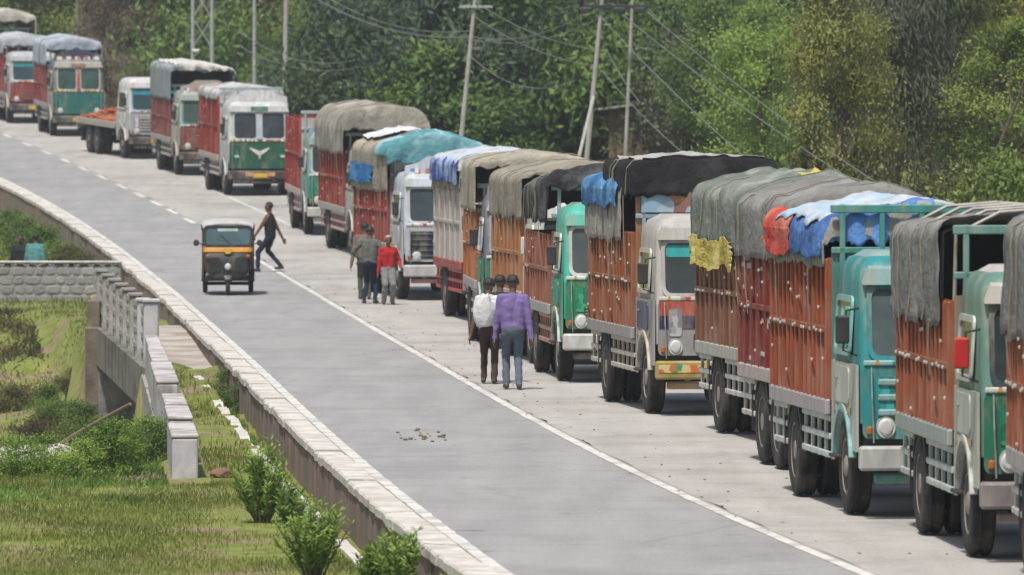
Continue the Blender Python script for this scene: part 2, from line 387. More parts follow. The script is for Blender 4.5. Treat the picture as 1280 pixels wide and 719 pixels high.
# ------------------------------------------------------------------ little bridge on the left
def lerp2(a, b, t): return (a[0] + (b[0] - a[0]) * t, a[1] + (b[1] - a[1]) * t)
def rail_pt(t): return lerp2(RAIL0, RAIL1, t)
br = link('footbridge', None, loc=(RAIL0[0], RAIL0[1], -2.5))
tag(br, 'weathered concrete culvert bridge with upright railing posts beside the road', 'bridge')
def loc(o, root): o.location = -root.location; return o
PURP = mat('lime_washed_post', (.46, .45, .48), (.31, .30, .325), 3, .9, .4, c3=(.19, .18, .18), s3=1.7, stretch=(1, 1, .5), detail=8)
M_POST = mat('weathered_post', (.36, .35, .34), (.22, .21, .2), 3, .95, .5, c3=(.14, .13, .125), s3=1.8)
mb = MB(); rings = []
for y in frange(137, 157.5, 1.2):
    xl = wall_line(y) - .12; xr = XL(y) - .44; z = -.36 + .2 * sm(139, 156, y)
    rings.append([(xl, y, z - .34), (xl, y, z), (xr, y, z + .02), (xr, y, z - .34)])
loc(mb.loft(rings).build('deck', mat('deck_concrete', (.42, .39, .35), (.30, .275, .25), 1.5, .95, .4, 8, c3=(.26, .22, .18), s3=.9), br), br)
ang = math.atan2(RAIL1[1] - RAIL0[1], RAIL1[0] - RAIL0[0]) - math.pi / 2
mb = MB(); p, q = rail_pt(-.02), rail_pt(1.02)
mb.loft([[(a[0] - .16, a[1], z - .75), (a[0] - .16, a[1], z), (a[0] + .1, a[1], z), (a[0] + .1, a[1], z - .75)] for a, z in ((p, -.30), (q, -.10))])
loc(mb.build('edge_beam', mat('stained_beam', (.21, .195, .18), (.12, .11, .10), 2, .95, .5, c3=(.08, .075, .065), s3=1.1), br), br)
NP = 8
for i in range(NP):
    t = i / (NP - 1); x, y = rail_pt(t); z = -.36 + .2 * t; h = 1.22 if i == 0 else 1.14
    mb = MB(); mb.box((0, 0, h / 2), (.27 if i == 0 else .22, .3, h), .025, rot_z(ang)); mb.box((0, 0, h + .03), (.33 if i == 0 else .27, .36, .07), .02, rot_z(ang))
    o = mb.build('railing_post', PURP if i < 2 else M_POST, br); o.location = Vector((x, y, z)) - br.location
for k, hz in enumerate((.28, .56, .84, 1.04)):
    for i in range(NP - 1):
        a, b = rail_pt(i / (NP - 1)), rail_pt((i + 1) / (NP - 1)); za, zb = -.36 + .2 * i / (NP - 1) + hz, -.36 + .2 * (i + 1) / (NP - 1) + hz
        c = ((a[0] + b[0]) / 2, (a[1] + b[1]) / 2, (za + zb) / 2); L = math.hypot(b[0] - a[0], b[1] - a[1]) - .3
        mb = MB(); mb.box((0, 0, 0), (.10, L, .12), .015, rot_z(ang)); o = mb.build('rail', M_POST, br); o.location = Vector(c) - br.location
for i in range((NP - 1) * 3):                            # thin balusters between the posts
    if i % 3 == 0: continue
    t = i / ((NP - 1) * 3); x, y = rail_pt(t); z = -.36 + .2 * t
    mb = MB(); mb.box((0, 0, .55), (.09, .12, 1.06), .01, rot_z(ang)); o = mb.build('baluster', M_POST, br); o.location = Vector((x - .004, y, z)) - br.location
x, y = rail_pt(.955); mb = MB(); mb.box((x - .2, y, -1.45), (.34, .5, 2.7), .03)
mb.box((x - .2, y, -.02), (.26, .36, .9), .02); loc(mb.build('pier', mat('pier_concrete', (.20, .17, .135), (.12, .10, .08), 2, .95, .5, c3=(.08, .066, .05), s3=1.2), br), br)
for yy in (138.0, 155.0):                                # abutments
    x0, x1 = wall_line(yy) - .1, XL(yy) - .46
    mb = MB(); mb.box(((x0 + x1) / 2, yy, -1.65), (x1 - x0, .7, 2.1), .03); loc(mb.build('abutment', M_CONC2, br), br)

wing = link('wing_wall', None, loc=(WING[0], WING[1], -.8)); tag(wing, 'stepped grey concrete wing wall descending from the bridge towards the grass', 'wall')
mb = MB(); rings = []
for y in frange(97.6, 137.0, 2.0) + [136.9]:
    x = wall_line(y); zt = -.42
    rings.append([(x - .2, y, -2.9), (x - .17, y, zt), (x + .13, y, zt), (x + .16, y, -2.9)])
loc(mb.loft(rings).build('footing', M_CONC2, wing), wing)
for ya, yb, zt, wd in ((98.0, 101.6, .13, .33), (101.9, 105.6, .20, .31), (105.9, 109.4, .22, .29), (114.6, 123.0, .22, .32), (123.3, 129.6, .24, .26), (129.9, 136.3, .24, .22)):
    xa, xb = wall_line(ya), wall_line(yb); a2 = math.atan2(yb - ya, xb - xa) - math.pi / 2
    mb = MB(); L = math.hypot(yb - ya, xb - xa); z0 = -.6
    mb.box(((xa + xb) / 2, (ya + yb) / 2, (zt + z0) / 2), (wd, L, zt - z0), .02, rot_z(a2))
    o = mb.build('block', PURP, wing); loc(o, wing)
    mb = MB(); mb.box(((xa + xb) / 2, (ya + yb) / 2, zt + .03), (wd + .02, L + .01, .05), .015, rot_z(a2)); loc(mb.build('coping', mat('weathered_coping', (.50, .48, .48), (.33, .31, .31), 3, .95, .4, c3=(.24, .22, .21), s3=2), wing), wing)

# ------------------------------------------------------------------ rubble wall across the verge
sw_y = 190.0; sx1 = XL(sw_y) - .5; sx0 = sx1 - 5.2
sw = link('stone_wall', None, loc=((sx0 + sx1) / 2, sw_y, -.55)); tag(sw, 'low grey rubble stone wall running left from the road edge', 'wall')
mb = MB(); mb.box(((sx0 + sx1) / 2, sw_y, -.16), (sx1 - sx0, .34, 1.26)); loc(mb.build('mortar_core', mat('mortar', (.27, .265, .26), (.21, .205, .20), 6, .95, .6), sw), sw)
mb = MB(); mb.box(((sx0 + sx1) / 2, sw_y, .49), (sx1 - sx0 + .04, .40, .05), .015); loc(mb.build('coping', M_CONC, sw), sw)
STN = [mat('stone_%s' % n, c, None, 5, .95, .6, 12) for n, c in (('blue_grey', (.25, .25, .26)), ('mid_grey', (.27, .265, .265)), ('dark_grey', (.22, .22, .225)), ('pale', (.33, .325, .32)))]
z = -.76
while z < .40:
    h = min(rnd.uniform(.17, .24), .46 - z); x = sx0 + rnd.uniform(0, .1)
    while x < sx1 - .12:
        w = min(rnd.uniform(.2, .42), sx1 - x); mb = MB()
        poly = [(a + rnd.uniform(-.02, .02), b + rnd.uniform(-.015, .015)) for a, b in rr(w - .03, h - .03, .05, 1)]
        c = Vector((x + w / 2, sw_y - .17, z + h / 2)); n = len(poly)
        ring = lambda s, dy: [(c.x + a * s, c.y - dy, c.z + b * s) for a, b in poly]
        mb.loft([ring(1, -.03), ring(1, .012), ring(.68, .018 + rnd.uniform(0, .008))]); loc(mb.build('stone', rnd.choice(STN + STN[:2]), sw), sw)
        x += w
    z += h
# loose things on the verge
def rock(r, seed, sx=1, sy=1, sz=.6):
    bm = bmesh.new(); bmesh.ops.create_icosphere(bm, subdivisions=2, radius=r)
    for v in bm.verts:
        k = 1 + .35 * nz(v.co.x / r * 1.1 + seed, v.co.y / r * 1.1, v.co.z / r * 1.1); v.co = Vector((v.co.x * sx, v.co.y * sy, v.co.z * sz)) * k
    me = bpy.data.meshes.new('rock'); bm.to_mesh(me); bm.free(); return me
me = rock(.13, 4, 1.2, 1, .6); me.materials.append(mat('brown_stone', (.20, .11, .075), (.13, .075, .05), 6, .95, .4))
X, Y = unp(278, 598, -.38); tag(link('boulder', me, loc=(X, Y, ground(X, Y) + .05)), 'small reddish brown stone on the grass by the wing wall', 'stone')
X, Y = -11.6, 140.5
mb = MB(); mb.box((0, 0, 0), (2.2, 1.6, .12), .03); slab = mb.build('concrete_slab', M_CONC); slab.location = (at(20, 143), 143, ground(at(20, 143), 143) + .10); slab.rotation_euler = (R(5), R(-4), R(14))
tag(slab, 'pale flat concrete slab lying in the gully at the left edge', 'slab')
mb = MB(); a = Vector((at(36, 146), 146, 0)); a.z = ground(a.x, a.y) + .02; b = Vector((at(163, 139.5), 139.5, ZC - (505 - YH) * 139.5 / F))
mb.tube([a, a.lerp(b, .5) + Vector((0, 0, .03)), b], [.035, .04, .03], 7); tag(mb.build('bamboo_pole', mat('bamboo', (.27, .21, .14), (.18, .14, .09), 8, .8)), 'thin bamboo pole leaning from the gully against the bridge', 'pole')
mb = MB()
for i in range(26):
    X, Y = unp(530 + rnd.gauss(0, 13), 545 + rnd.gauss(0, 4.5)); r = rnd.uniform(.008, .03)
    mb.box((X, Y, r * .55), (r * 2, r * 2.2, r * 1.2), r * .4, rot_z(rnd.uniform(0, 3)))
tag(mb.build('rubble', mat('dung_clods', (.12, .09, .05), (.2, .16, .1), 20, .95)), 'scatter of small brown clods on the asphalt', 'rubble', kind='stuff')
mb = MB()
for i in range(130):                                      # grit along the parking lane
    Y = rnd.uniform(74, 190); X = XC(Y) + abs(rnd.gauss(.25, .8)) ; r = rnd.uniform(.005, .016)
    mb.box((X, Y, Z(Y) + r * .6), (r * 2, r * 2, r * 1.3), r * .4, rot_z(rnd.uniform(0, 3)))
tag(mb.build('litter', mat('grit', (.3, .27, .23), (.16, .14, .12), 9, .95)), 'loose grit and litter along the parking lane', 'litter', kind='stuff')
# ------------------------------------------------------------------ trucks
def _wheel_meshes():
    r = .51; w = .27
    mb = MB(); prof = [(.30, -w*.42), (.33, -w*.5), (.43, -w*.52), (.485, -w*.47), (r, -w*.36), (r, -w*.12), (r-.014, -w*.10), (r-.014, w*.10), (r, w*.12), (r, w*.36), (.485, w*.47), (.43, w*.52), (.33, w*.5), (.30, w*.42)]
    mb.lathe(prof, n=32)
    n = 32
    tyre = mb.mesh('tyre', M_RUB, True)
    mb = MB(); mb.lathe([(.0, .14), (.08, .14), (.115, .12), (.12, .01), (.19, .0), (.265, .06), (.285, .125), (.31, .12), (.306, -.12), (.0, -.12)], n=24)
    for k in range(8):
        a = k * math.pi / 4; mb.box((.16 * math.cos(a), .015, .16 * math.sin(a)), (.03, .04, .03))
    front = mb.mesh('rim', M_RIM, True)
    mb = MB(); mb.lathe([(.0, .12), (.10, .12), (.12, .10), (.125, -.07), (.2, -.09), (.27, -.05), (.29, .12), (.31, .12), (.306, -.12), (.0, -.12)], n=24)
    for k in range(8):
        a = k * math.pi / 4; mb.box((.16 * math.cos(a), -.07, .16 * math.sin(a)), (.03, .04, .03))
    return tyre, front, mb.mesh('rim', M_RIM, True)
TYRE, RIM_F, RIM_R = _wheel_meshes()
def wheel(root, x, y, rear=False):
    s = 1 if y > 0 else -1
    w = link('wheel', TYRE, root, (x, y, .51)); w.rotation_euler = (0, rnd.uniform(0, 6), 0)
    r = link('rim', RIM_R if rear else RIM_F, w); r.rotation_euler = (0, 0, 0 if s > 0 else math.pi)
TW = .87
def truck_root(name, label, cf, Y0, bx, L, group='trucks queued along the road'):
    """cf, bx: photo columns of the cab's road-side front corner and of the body's road-side rear corner"""
    Yc = Y0 - 1.0; Xc = at(cf, Yc)
    def place(a):
        h = Vector((math.sin(a), -math.cos(a))); rt = Vector((h.y, -h.x)); c = Vector((Xc, Yc)) - h * .98 - rt * 1.15 * TW; return c, c - h * L + rt * 1.24 * TW
    lo, hi = R(-12), R(30)
    for _ in range(50):
        m = (lo + hi) / 2; p = place(m)[1]
        if 640 + F * p.x / p.y > bx: lo = m
        else: hi = m
    c = place(lo)[0]; root = link(name, None, loc=(c.x, c.y, Z(c.y) + .012)); root.rotation_euler = (0, math.atan(dZ(Y0 + 2)), lo - math.pi / 2); root.scale = (1, TW, 1)
    tag(root, label, 'truck', group); return root

def section(z, xf, xb, hw, r, n=4):
    cx = (xf + xb) / 2; return [(cx + a, b, z) for a, b in rr(xf - xb, hw * 2, r, n)]
def cab(root, c):
    k = c.get('k', 1.0); up, low, side, door = (paint(c[q]) for q in ('up', 'low', 'side', 'door')); trim = paint(c.get('trim', (.6, .6, .58)))
    zz = lambda z: 1.0 + (z - 1.0) * k
    mb = MB(); mb.loft([section(zz(1.0), .97, -.92, 1.10, .08), section(zz(1.62), .97, -.92, 1.11, .08), section(zz(1.70), .95, -.92, 1.105, .09), section(zz(2.46), .82, -.92, 1.075, .10),
                        section(zz(2.62), .79, -.92, 1.06, .13), section(zz(2.74), .70, -.88, .98, .2), section(zz(2.80), .45, -.72, .80, .26)])
    shell = mb.build('cab_shell', up if not c.get('roof') else [up], root, True)
    if c.get('roof'):
        mb = MB(); mb.loft([section(zz(2.56), .79, -.94, 1.06, .2), section(zz(2.72), .69, -.91, .99, .24), section(zz(2.82), .46, -.75, .82, .26)]); mb.build('roof', paint(c['roof']), root, True)
    mb = MB(); mb.box((.80, 0, .86), (.32, 2.1, .34)); mb.box((-.6, 0, .95), (.2, 2.0, .2)); mb.box((.1, 0, 1.05), (1.5, 1.5, .3)); mb.build('cab_floor', M_DARK, root)
    arch = [(.60 * math.cos(R(t)), .52 + .60 * math.sin(R(t))) for t in range(18, 163, 12)]
    poly = [(-.92, zz(1.62)), (.93, zz(1.62)), (.95, .70), (.60, .70)] + arch + [(-.62, .74), (-.92, .74)]
    for s in (-1, 1):
        y = 1.12 * s
        mb = MB(); mb.prism(poly, (0, y, 0), (1, 0, 0), (0, 0, 1), (0, .03 * s, 0)); mb.build('side_panel', side, root)
        o2 = [(.66 * math.cos(R(t)), .52 + .66 * math.sin(R(t))) for t in range(10, 171, 10)]; i2 = [(.60 * math.cos(R(t)), .52 + .60 * math.sin(R(t))) for t in range(10, 171, 10)]
        mb = MB(); mb.prism(o2 + i2[::-1], (0, 1.10 * s, 0), (1, 0, 0), (0, 0, 1), (0, .09 * s, 0)); mb.build('fender', trim, root)
        mb = MB(); mb.prism(rr(1.15, (zz(1.58) - 1.19), .08), (-.12, 1.152 * s, (zz(1.58) + 1.19) / 2), (1, 0, 0), (0, 0, 1), (0, .018 * s, 0)); d = mb.build('door', door, root)
        hh = zz(2.34) - zz(1.70); O = Vector((-.12, 1.115 * s, (zz(2.34) + zz(1.70)) / 2)); up_ax = Vector((-.03, -.055 * s / max(hh, .1) * .9, 1))
        mb = MB(); mb.ring(rr(1.18, hh, .1), rr(1.02, hh - .13, .07), O, (1, 0, 0), up_ax, (0, .03 * s, 0)); mb.build('window_frame', trim, d)
        mb = MB(); mb.prism(rr(1.04, hh - .1, .07), O + Vector((0, -.02 * s, 0)), (1, 0, 0), up_ax, (0, .03 * s, 0)); mb.build('window', glass(), d)
        if c.get('curtain') and s < 0:
            mb = MB(); mb.prism(rr(.6, hh - .2, .05), O + Vector((.05, .012 * s, -.02)), (1, 0, 0), up_ax, (0, .012 * s, 0)); mb.build('window_screen', deco('check', [(.03, .25, .15), (.35, .55, .45), (.05, .35, .2)], 14), d)
        mb = MB(); mb.box((-.42, 1.185 * s, zz(1.45)), (.14, .03, .03), .01); mb.build('handle', M_CHROME, d)
        mb = MB(); mb.tube([(.80, 1.10*s, zz(2.22)), (.98, 1.28*s, zz(2.2)), (.98, 1.32*s, zz(1.78)), (.86, 1.13*s, zz(1.72))], .014, 6); ar = mb.build('mirror_arm', M_DARK, root)
        mb = MB(); mb.box((.99, 1.33 * s, zz(2.0)), (.05, .17, .30), .02); mb.build('mirror', paint(c['mirror']) if c.get('mirror') else M_DARK, ar)
    # front
    zt = zz(1.62); hgt = zt - .84
    mb = MB(); mb.prism(rr(2.16, hgt, .08), (.975, 0, .84 + hgt / 2), (0, 1, 0), (0, 0, 1), (.03, 0, 0)); fp = mb.build('front_panel', low, root)
    zb = 1.0
    for (z0, z1, col) in c.get('bands', []):
        mb = MB(); mb.box((1.009, 0, (z0 + z1) / 2), (.012, 2.12, z1 - z0), .004); mb.build('painted_band', paint(col), fp)
    if c.get('grille', 1):
        gw, g0, g1 = c.get('gw', 1.15), c.get('g0', .93), c.get('g1', 1.34)
        mb = MB(); mb.prism(rr(gw, g1 - g0, .05), (1.006, 0, (g0 + g1) / 2), (0, 1, 0), (0, 0, 1), (.014, 0, 0)); g = mb.build('grille', paint(c['gcol']) if c.get('gcol') else M_DARK, fp)
        nb = 5; gb = paint(c.get('bars', (.45, .45, .44)))
        for q in range(nb):
            mb = MB(); mb.box((1.026, 0, g0 + (g1 - g0) * (q + .5) / nb), (.03, gw - .06, .028), .006); mb.build('grille_bar', gb, g)
    if c.get('louvre'):
        for q in range(6):
            mb = MB(); mb.box((1.02, -.62 + (q % 2) * 1.24, 1.12 + (q // 2) * .16), (.04, .55, .07), .015); mb.build('louvre', trim, fp)
    mb = MB(); mb.box((1.0, 0, zz(1.645)), (.05, 2.14, .055), .012); mb.build('painted_border', deco('sill' + str(int(c['low'][1] * 100)), [c['low'], c.get('trim', (.5, .5, .48)), (.40, .30, .05), (.35, .05, .04)], 13), fp)
    for s in (-1, 1):
        mb = MB(); mb.prism(rr(.22, hgt * .5, .05), (1.006, s * .80, .84 + hgt * .60), (0, 1, 0), (0, 0, 1), (.012, 0, 0)); mb.build('painted_panel', deco('pnl' + str(int(c['low'][0] * 100)) + str(int(c['low'][1] * 100)), [tuple(q * .7 for q in c['low']), c['low'], tuple(q * 1.35 + .02 for q in c['low'])], 12), fp)
        mb = MB(); mb.box((-.1, 1.158 * s, 1.12), (1.3, .012, .07), .004); mb.build('painted_stripe', deco('stripe', [(.42, .40, .34), (.3, .06, .04), (.1, .2, .25), (.40, .30, .06)], 11), root)
        mb = MB(); mb.tube([(1.04, s * .95, .80), (1.10, s * .98, 1.25), (1.04, s * .98, zz(1.6))], .010, 5); mb.build('grab_rail', M_CHROME, fp)
        mb = MB(); mb.box((-.55 if s < 0 else -.5, 1.10 * s, .60), (.5, .22, .04), .01); mb.build('step', M_CHAS, root)
    # windscreen
    z0, z1 = zz(1.665), zz(2.47); H = math.hypot(z1 - z0, .135); A = Vector((0, 1, 0)); B = Vector((-.135, 0, z1 - z0)).normalized(); N = A.cross(B); N = N if N.x > 0 else -N
    O = Vector((.945, 0, z0)) + B * H / 2; wc = paint(c.get('frame', (.6, .6, .58)))
    gl = glass(c.get('glass', 'glass'), c.get('gc', (.035, .05, .055)))
    panes = [(-.50, .80), (.50, .80)] if c.get('split') else [(0, 1.92)]
    for (cy, w) in panes:
        Oc = O + A * cy
        mb = MB(); mb.ring(rr(w + .10, H + .02, .14), rr(w - .02, H - .10, .10), Oc - N * .01, A, B, N * .045); fr = mb.build('windscreen_frame', wc, root)
        mb = MB(); mb.prism(rr(w + .02, H - .06, .10), Oc - N * .005, A, B, N * .02); ws = mb.build('windscreen', gl, fr)
        if c.get('strip'):
            mb = MB(); mb.prism(rr(w - .06, .17, .04), Oc + B * (H / 2 - .165) + N * .016, A, B, N * .006); mb.build('sun_strip', paint(c['strip'], 0.05), ws)
        if c.get('drape'):
            mb = MB(); mb.prism(rr(.5, .34, .1), Oc - B * .05 + A * .42 + N * .016, A, B, N * .006); mb.build('windscreen_sticker', paint(c['drape'], .1), ws)
        for q in (-.25, .25):
            mb = MB(); mb.tube([Oc - B * (H/2 - .02) + A * q * w + N * .05, Oc - B * .02 + A * (q + .17) * w + N * .045], .009, 5); mb.build('wiper', M_DARK, ws)
    if c.get('split'):
        mb = MB(); mb.prism(rr(.13, H - .05, .03), O, A, B, N * .05); mb.build('centre_pillar', paint(c.get('pillar', (.5, .55, .6))), root)
    # visor and crown
    mb = MB(); mb.prism([(-1.06, 0), (1.06, 0), (.98, .17), (-.98, .17)], (zz(0) * 0 + .80, 0, zz(2.50)), (0, 1, 0), (-.25, 0, 1), (.10, 0, -.03)); vz = mb.build('visor', paint(c.get('visor', c['up'])), root)
    if c.get('sign'):
        mb = MB(); mb.box((.90, 0, zz(2.57)), (.03, .62, .12), .01); mb.build('name_board', paint(c['sign']), vz)
    if c.get('crown'):
        cc = c['crown']; pts = [(-1.06, 0), (1.06, 0), (1.02, .30), (.70, .36), (.45, .50), (-.45, .50), (-.70, .36), (-1.02, .30)]
        mb = MB(); mb.prism(pts, (.66, 0, zz(2.62)), (0, 1, 0), (-.15, 0, 1), (-.07, 0, 0)); cr = mb.build('crown_board', paint(cc), root)
        for q in (-.78, -.39, 0, .39, .78):
            mb = MB(); mb.prism(rr(.26, .15, .05), (.665, q, zz(2.62) + .17), (0, 1, 0), (-.15, 0, 1), (.015, 0, 0)); mb.build('crown_panel', deco('crown', [(.6, .6, .62), (.45, .12, .05), (.1, .2, .4), (.6, .55, .4)], 9) if not c.get('crown_plain') else paint(c['crown_plain']), cr)
    # bumper, lamps, plate
    bc = paint(c.get('bumper', (.35, .35, .36)))
    mb = MB(); mb.box((1.09, 0, .64), (.16, 2.28, .26), .03); bp = mb.build('bumper', bc, root)
    mb = MB(); mb.box((1.06, 0, .42), (.08, 1.9, .10), .02); mb.box((1.02, -.6, .5), (.08, .08, .2)); mb.box((1.02, .6, .5), (.08, .08, .2)); mb.build('lower_bar', paint(c.get('bar2', c.get('bumper', (.3, .3, .3)))), bp)
    if c.get('bdeco'):
        mb = MB(); mb.box((1.174, 0, .66), (.01, 2.2, .11), .003); mb.build('painted_border', deco(*c['bdeco']), bp)
    for s in (-1, 1):
        if c.get('emblem'): continue
        mb = MB(); mb.lathe([(0, .05), (.07, .045), (.098, .02), (.115, .025), (.12, -.02), (0, -.03)], (1.01, s * .80, .965), 'X', 18); hl = mb.build('headlight', M_LENS, fp, True)
        mb = MB(); mb.box((1.02, s * 1.0, .93), (.04, .07, .09), .015); mb.build('indicator', M_AMBER, fp)
    mb = MB(); mb.box((1.18, 0, .63), (.02, .5, .13), .006); mb.build('number_plate', M_PLATE, bp)
    if c.get('emblem'):
        for s in (-1, 1):
            mb = MB()
            for q, (l, dz) in enumerate(((.36, .0), (.29, -.05), (.2, -.10))):
                mb.prism([(0, -.02), (s * l, .10), (s * (l - .03), .15), (0, .035)], (1.008, 0, 1.34 + dz), (0, 1, 0), (0, 0, 1), (.014 + .004 * q, 0, 0))
            mb.build('emblem_wing', M_WHITE, fp)
        mb = MB(); mb.prism([(-.07, .02), (0, -.14), (.07, .02), (0, .06)], (1.01, 0, 1.24), (0, 1, 0), (0, 0, 1), (.03, 0, 0)); mb.build('emblem_shield', paint((.45, .4, .35)), fp)
        for s in (-1, 1):
            mb = MB(); mb.prism(rr(.16, .07, .02), (1.008, s * .82, 1.22), (0, 1, 0), (0, 0, 1), (.012, 0, 0)); mb.build('painted_letters', M_WHITE, fp)
            mb = MB(); mb.box((1.18, s * .40, .66), (.02, .26, .12), .01); mb.build('bumper_lamp', paint((.6, .3, .2)), bp)
    return zz

def chassis(root, bl, axle, tandem=False):
    L = -1.02 - bl; mb = MB()
    for s in (-1, 1): mb.box(((1.0 + L) / 2, .42 * s, .86), (1.0 - L - .1, .09, .22))
    for x in (0.0, axle) + ((axle + 1.25,) if tandem else ()):
        mb.tube([(x, -.95, .51), (x, .95, .51)], .075, 8)
    mb.lathe([(.0, -.14), (.2, -.1), (.2, .1), (0, .14)], (axle, 0, .51), 'Y', 12)
    for s in (-1, 1):
        for x in (0, axle): mb.box((x, .5 * s, .68), (1.1, .07, .09))
    mb.build('chassis', M_CHAS, root)
    mb = MB(); mb.tube([(-1.7, .98, .72), (-1.0, .98, .72)], .26, 14); mb.build('fuel_tank', mat('tank', (.25, .25, .25), (.15, .14, .13), 6, .5), root, True)
    for s in (-1, 1):
        wheel(root, 0, 1.0 * s)
        for x in (axle,) + ((axle + 1.25,) if tandem else ()):
            wheel(root, x, 1.03 * s, True); wheel(root, x, .71 * s, True)

def cargo(root, b, bl):
    x1 = -1.02; x0 = x1 - bl; xm = (x0 + x1) / 2; zt = b.get('zt', 2.62); pc = paint(b['c'], .28, .55); rim = paint(b.get('rail', (.52, .53, .50)), .3); base = paint(b.get('base', (.35, .33, .34)), .35)
    mb = MB(); mb.box((xm, 0, 1.07), (bl, 2.26, .12), .01)
    for q in range(int(bl / .6)): mb.box((x0 + .3 + q * .6, 0, .97), (.08, 2.1, .12))
    mb.build('floor', base, root)
    zb = 1.16
    for s in (-1, 1):
        mb = MB(); mb.box((xm, 1.15 * s, (zb + .02 + zt) / 2), (bl - .04, .04, zt - zb - .02))
        p = mb.build('side_panel', pc, root)
        n = int(round(bl / b.get('rib', .42)))
        for q in range(n + 1):                            # upright ribs
            x = x0 + .06 + (bl - .12) * q / n
            mb = MB(); mb.box((x, 1.185 * s, (zb + zt) / 2), (.075, .05, zt - zb - .02), .012); mb.build('rib', pc, p)
        mb = MB()
        for zq in ((zb + zt) / 2,): mb.box((xm, 1.19 * s, zq), (bl - .05, .045, .07), .01)
        mb.build('mid_rail', pc, p)
        mb = MB(); mb.box((xm, 1.18 * s, 1.10), (bl, .07, .17), .015); mb.build('border_rail', deco(*b['bdeco']) if b.get('bdeco') else base, p)
        mb = MB(); rg = random.Random(int(bl * 100) + s)
        for q in range(n * 2 if b.get('rib', .42) < .5 else n):
            x = x0 + .15 + (bl - .3) * q / (n * 2 - 1); zq = (zb + zt) / 2 + rg.choice((0, -.02, rg.uniform(.2, .6), -rg.uniform(.2, .55))) ; mb.box((x, 1.222 * s, zq), (.07, .025, .035), .008)
        if b.get('marks'):
            for q in range(b['marks']):
                mb.box((rg.uniform(x0 + .2, x1 - .2), 1.176 * s, rg.uniform(zb + .1, zt - .1)), (rg.uniform(.12, .3), .014, rg.uniform(.03, .08)), .005)
        mb.build('rope_hooks', M_HOOK, p)['kind'] = 'stuff'
        # lower guard between and behind the wheels
        ax = b['axle']
        for (g0, g1) in ((ax + .62, x1 - .05), (x0 + .05, ax - .62)):
            if g1 - g0 < .3: continue
            mb = MB()
            for zq in (.58, .78, .98): mb.box(((g0 + g1) / 2, 1.13 * s, zq), (g1 - g0, .05, .065), .01)
            m = max(2, int((g1 - g0) / .45))
            for q in range(m + 1): mb.box((g0 + .03 + (g1 - g0 - .06) * q / m, 1.10 * s, .79), (.05, .05, .52), .01)
            mb.build('side_guard', rim, root)
        mb = MB(); mb.box((ax - .72, .88 * s, .62), (.02, .58, .5)); mb.build('mud_flap', M_RUB, root)
        mb = MB(); mb.prism([(.62 * math.cos(R(t)), .51 + .62 * math.sin(R(t))) for t in range(25, 156, 13)] + [(.58 * math.cos(R(t)), .51 + .58 * math.sin(R(t))) for t in range(155, 24, -13)], (ax, .58 * s, 0), (1, 0, 0), (0, 0, 1), (0, .58 * s, 0)); mb.build('mudguard', M_DARK, root)
        mb = MB(); mb.box((x0 - .03, .9 * s, .98), (.04, .26, .11), .01); mb.build('tail_lamp', M_REDL, root)
    hz = b.get('head', zt + .45)
    hs = hz if b.get('hdeco') else min(hz, zt + .05)
    mb = MB(); mb.box((x1 - .03, 0, (zb + hs) / 2), (.06, 2.26, hs - zb)); hb = mb.build('headboard', paint(b.get('hc', b['c']), .3), root)
    mb = MB()
    for q in (-1.0, -.5, 0, .5, 1.0): mb.box((x1 + .02, q, (zb + hz) / 2), (.05, .07, hz - zb), .01)
    mb.box((x1 + .02, 0, hz - .05), (.06, 2.3, .09), .01); mb.box((x1 + .02, 0, hz - .5), (.05, 2.28, .07), .01); mb.build('headboard_frame', paint(b.get('hf', (.3, .4, .42)), .3), hb)
    if b.get('hdeco'):
        mb = MB(); mb.box((x1 + .052, 0, hz - .27), (.012, 2.1, .36), .004); mb.build('painted_board', deco(*b['hdeco']), hb)
    mb = MB(); mb.box((x0 + .03, 0, (zb + zt) / 2), (.05, 2.24, zt - zb)); tb = mb.build('tailboard', pc, root)
    mb = MB()
    for q in (-.9, -.3, .3, .9): mb.box((x0 - .01, q, (zb + zt) / 2), (.04, .07, zt - zb), .01)
    mb.build('tailboard_ribs', rim, tb)
    if b.get('bows'):
        mb = MB()
        for q in range(5):
            x = x0 + .1 + (bl - .2) * q / 4; mb.tube([(x, -1.12, zt - .1), (x, -1.1, b['bows'] - .2), (x, -.6, b['bows'] + .02), (x, 0, b['bows'] + .06), (x, .6, b['bows'] + .02), (x, 1.1, b['bows'] - .2), (x, 1.12, zt - .1)], .022, 6)
        mb.build('bows', paint((.3, .3, .28)), root)

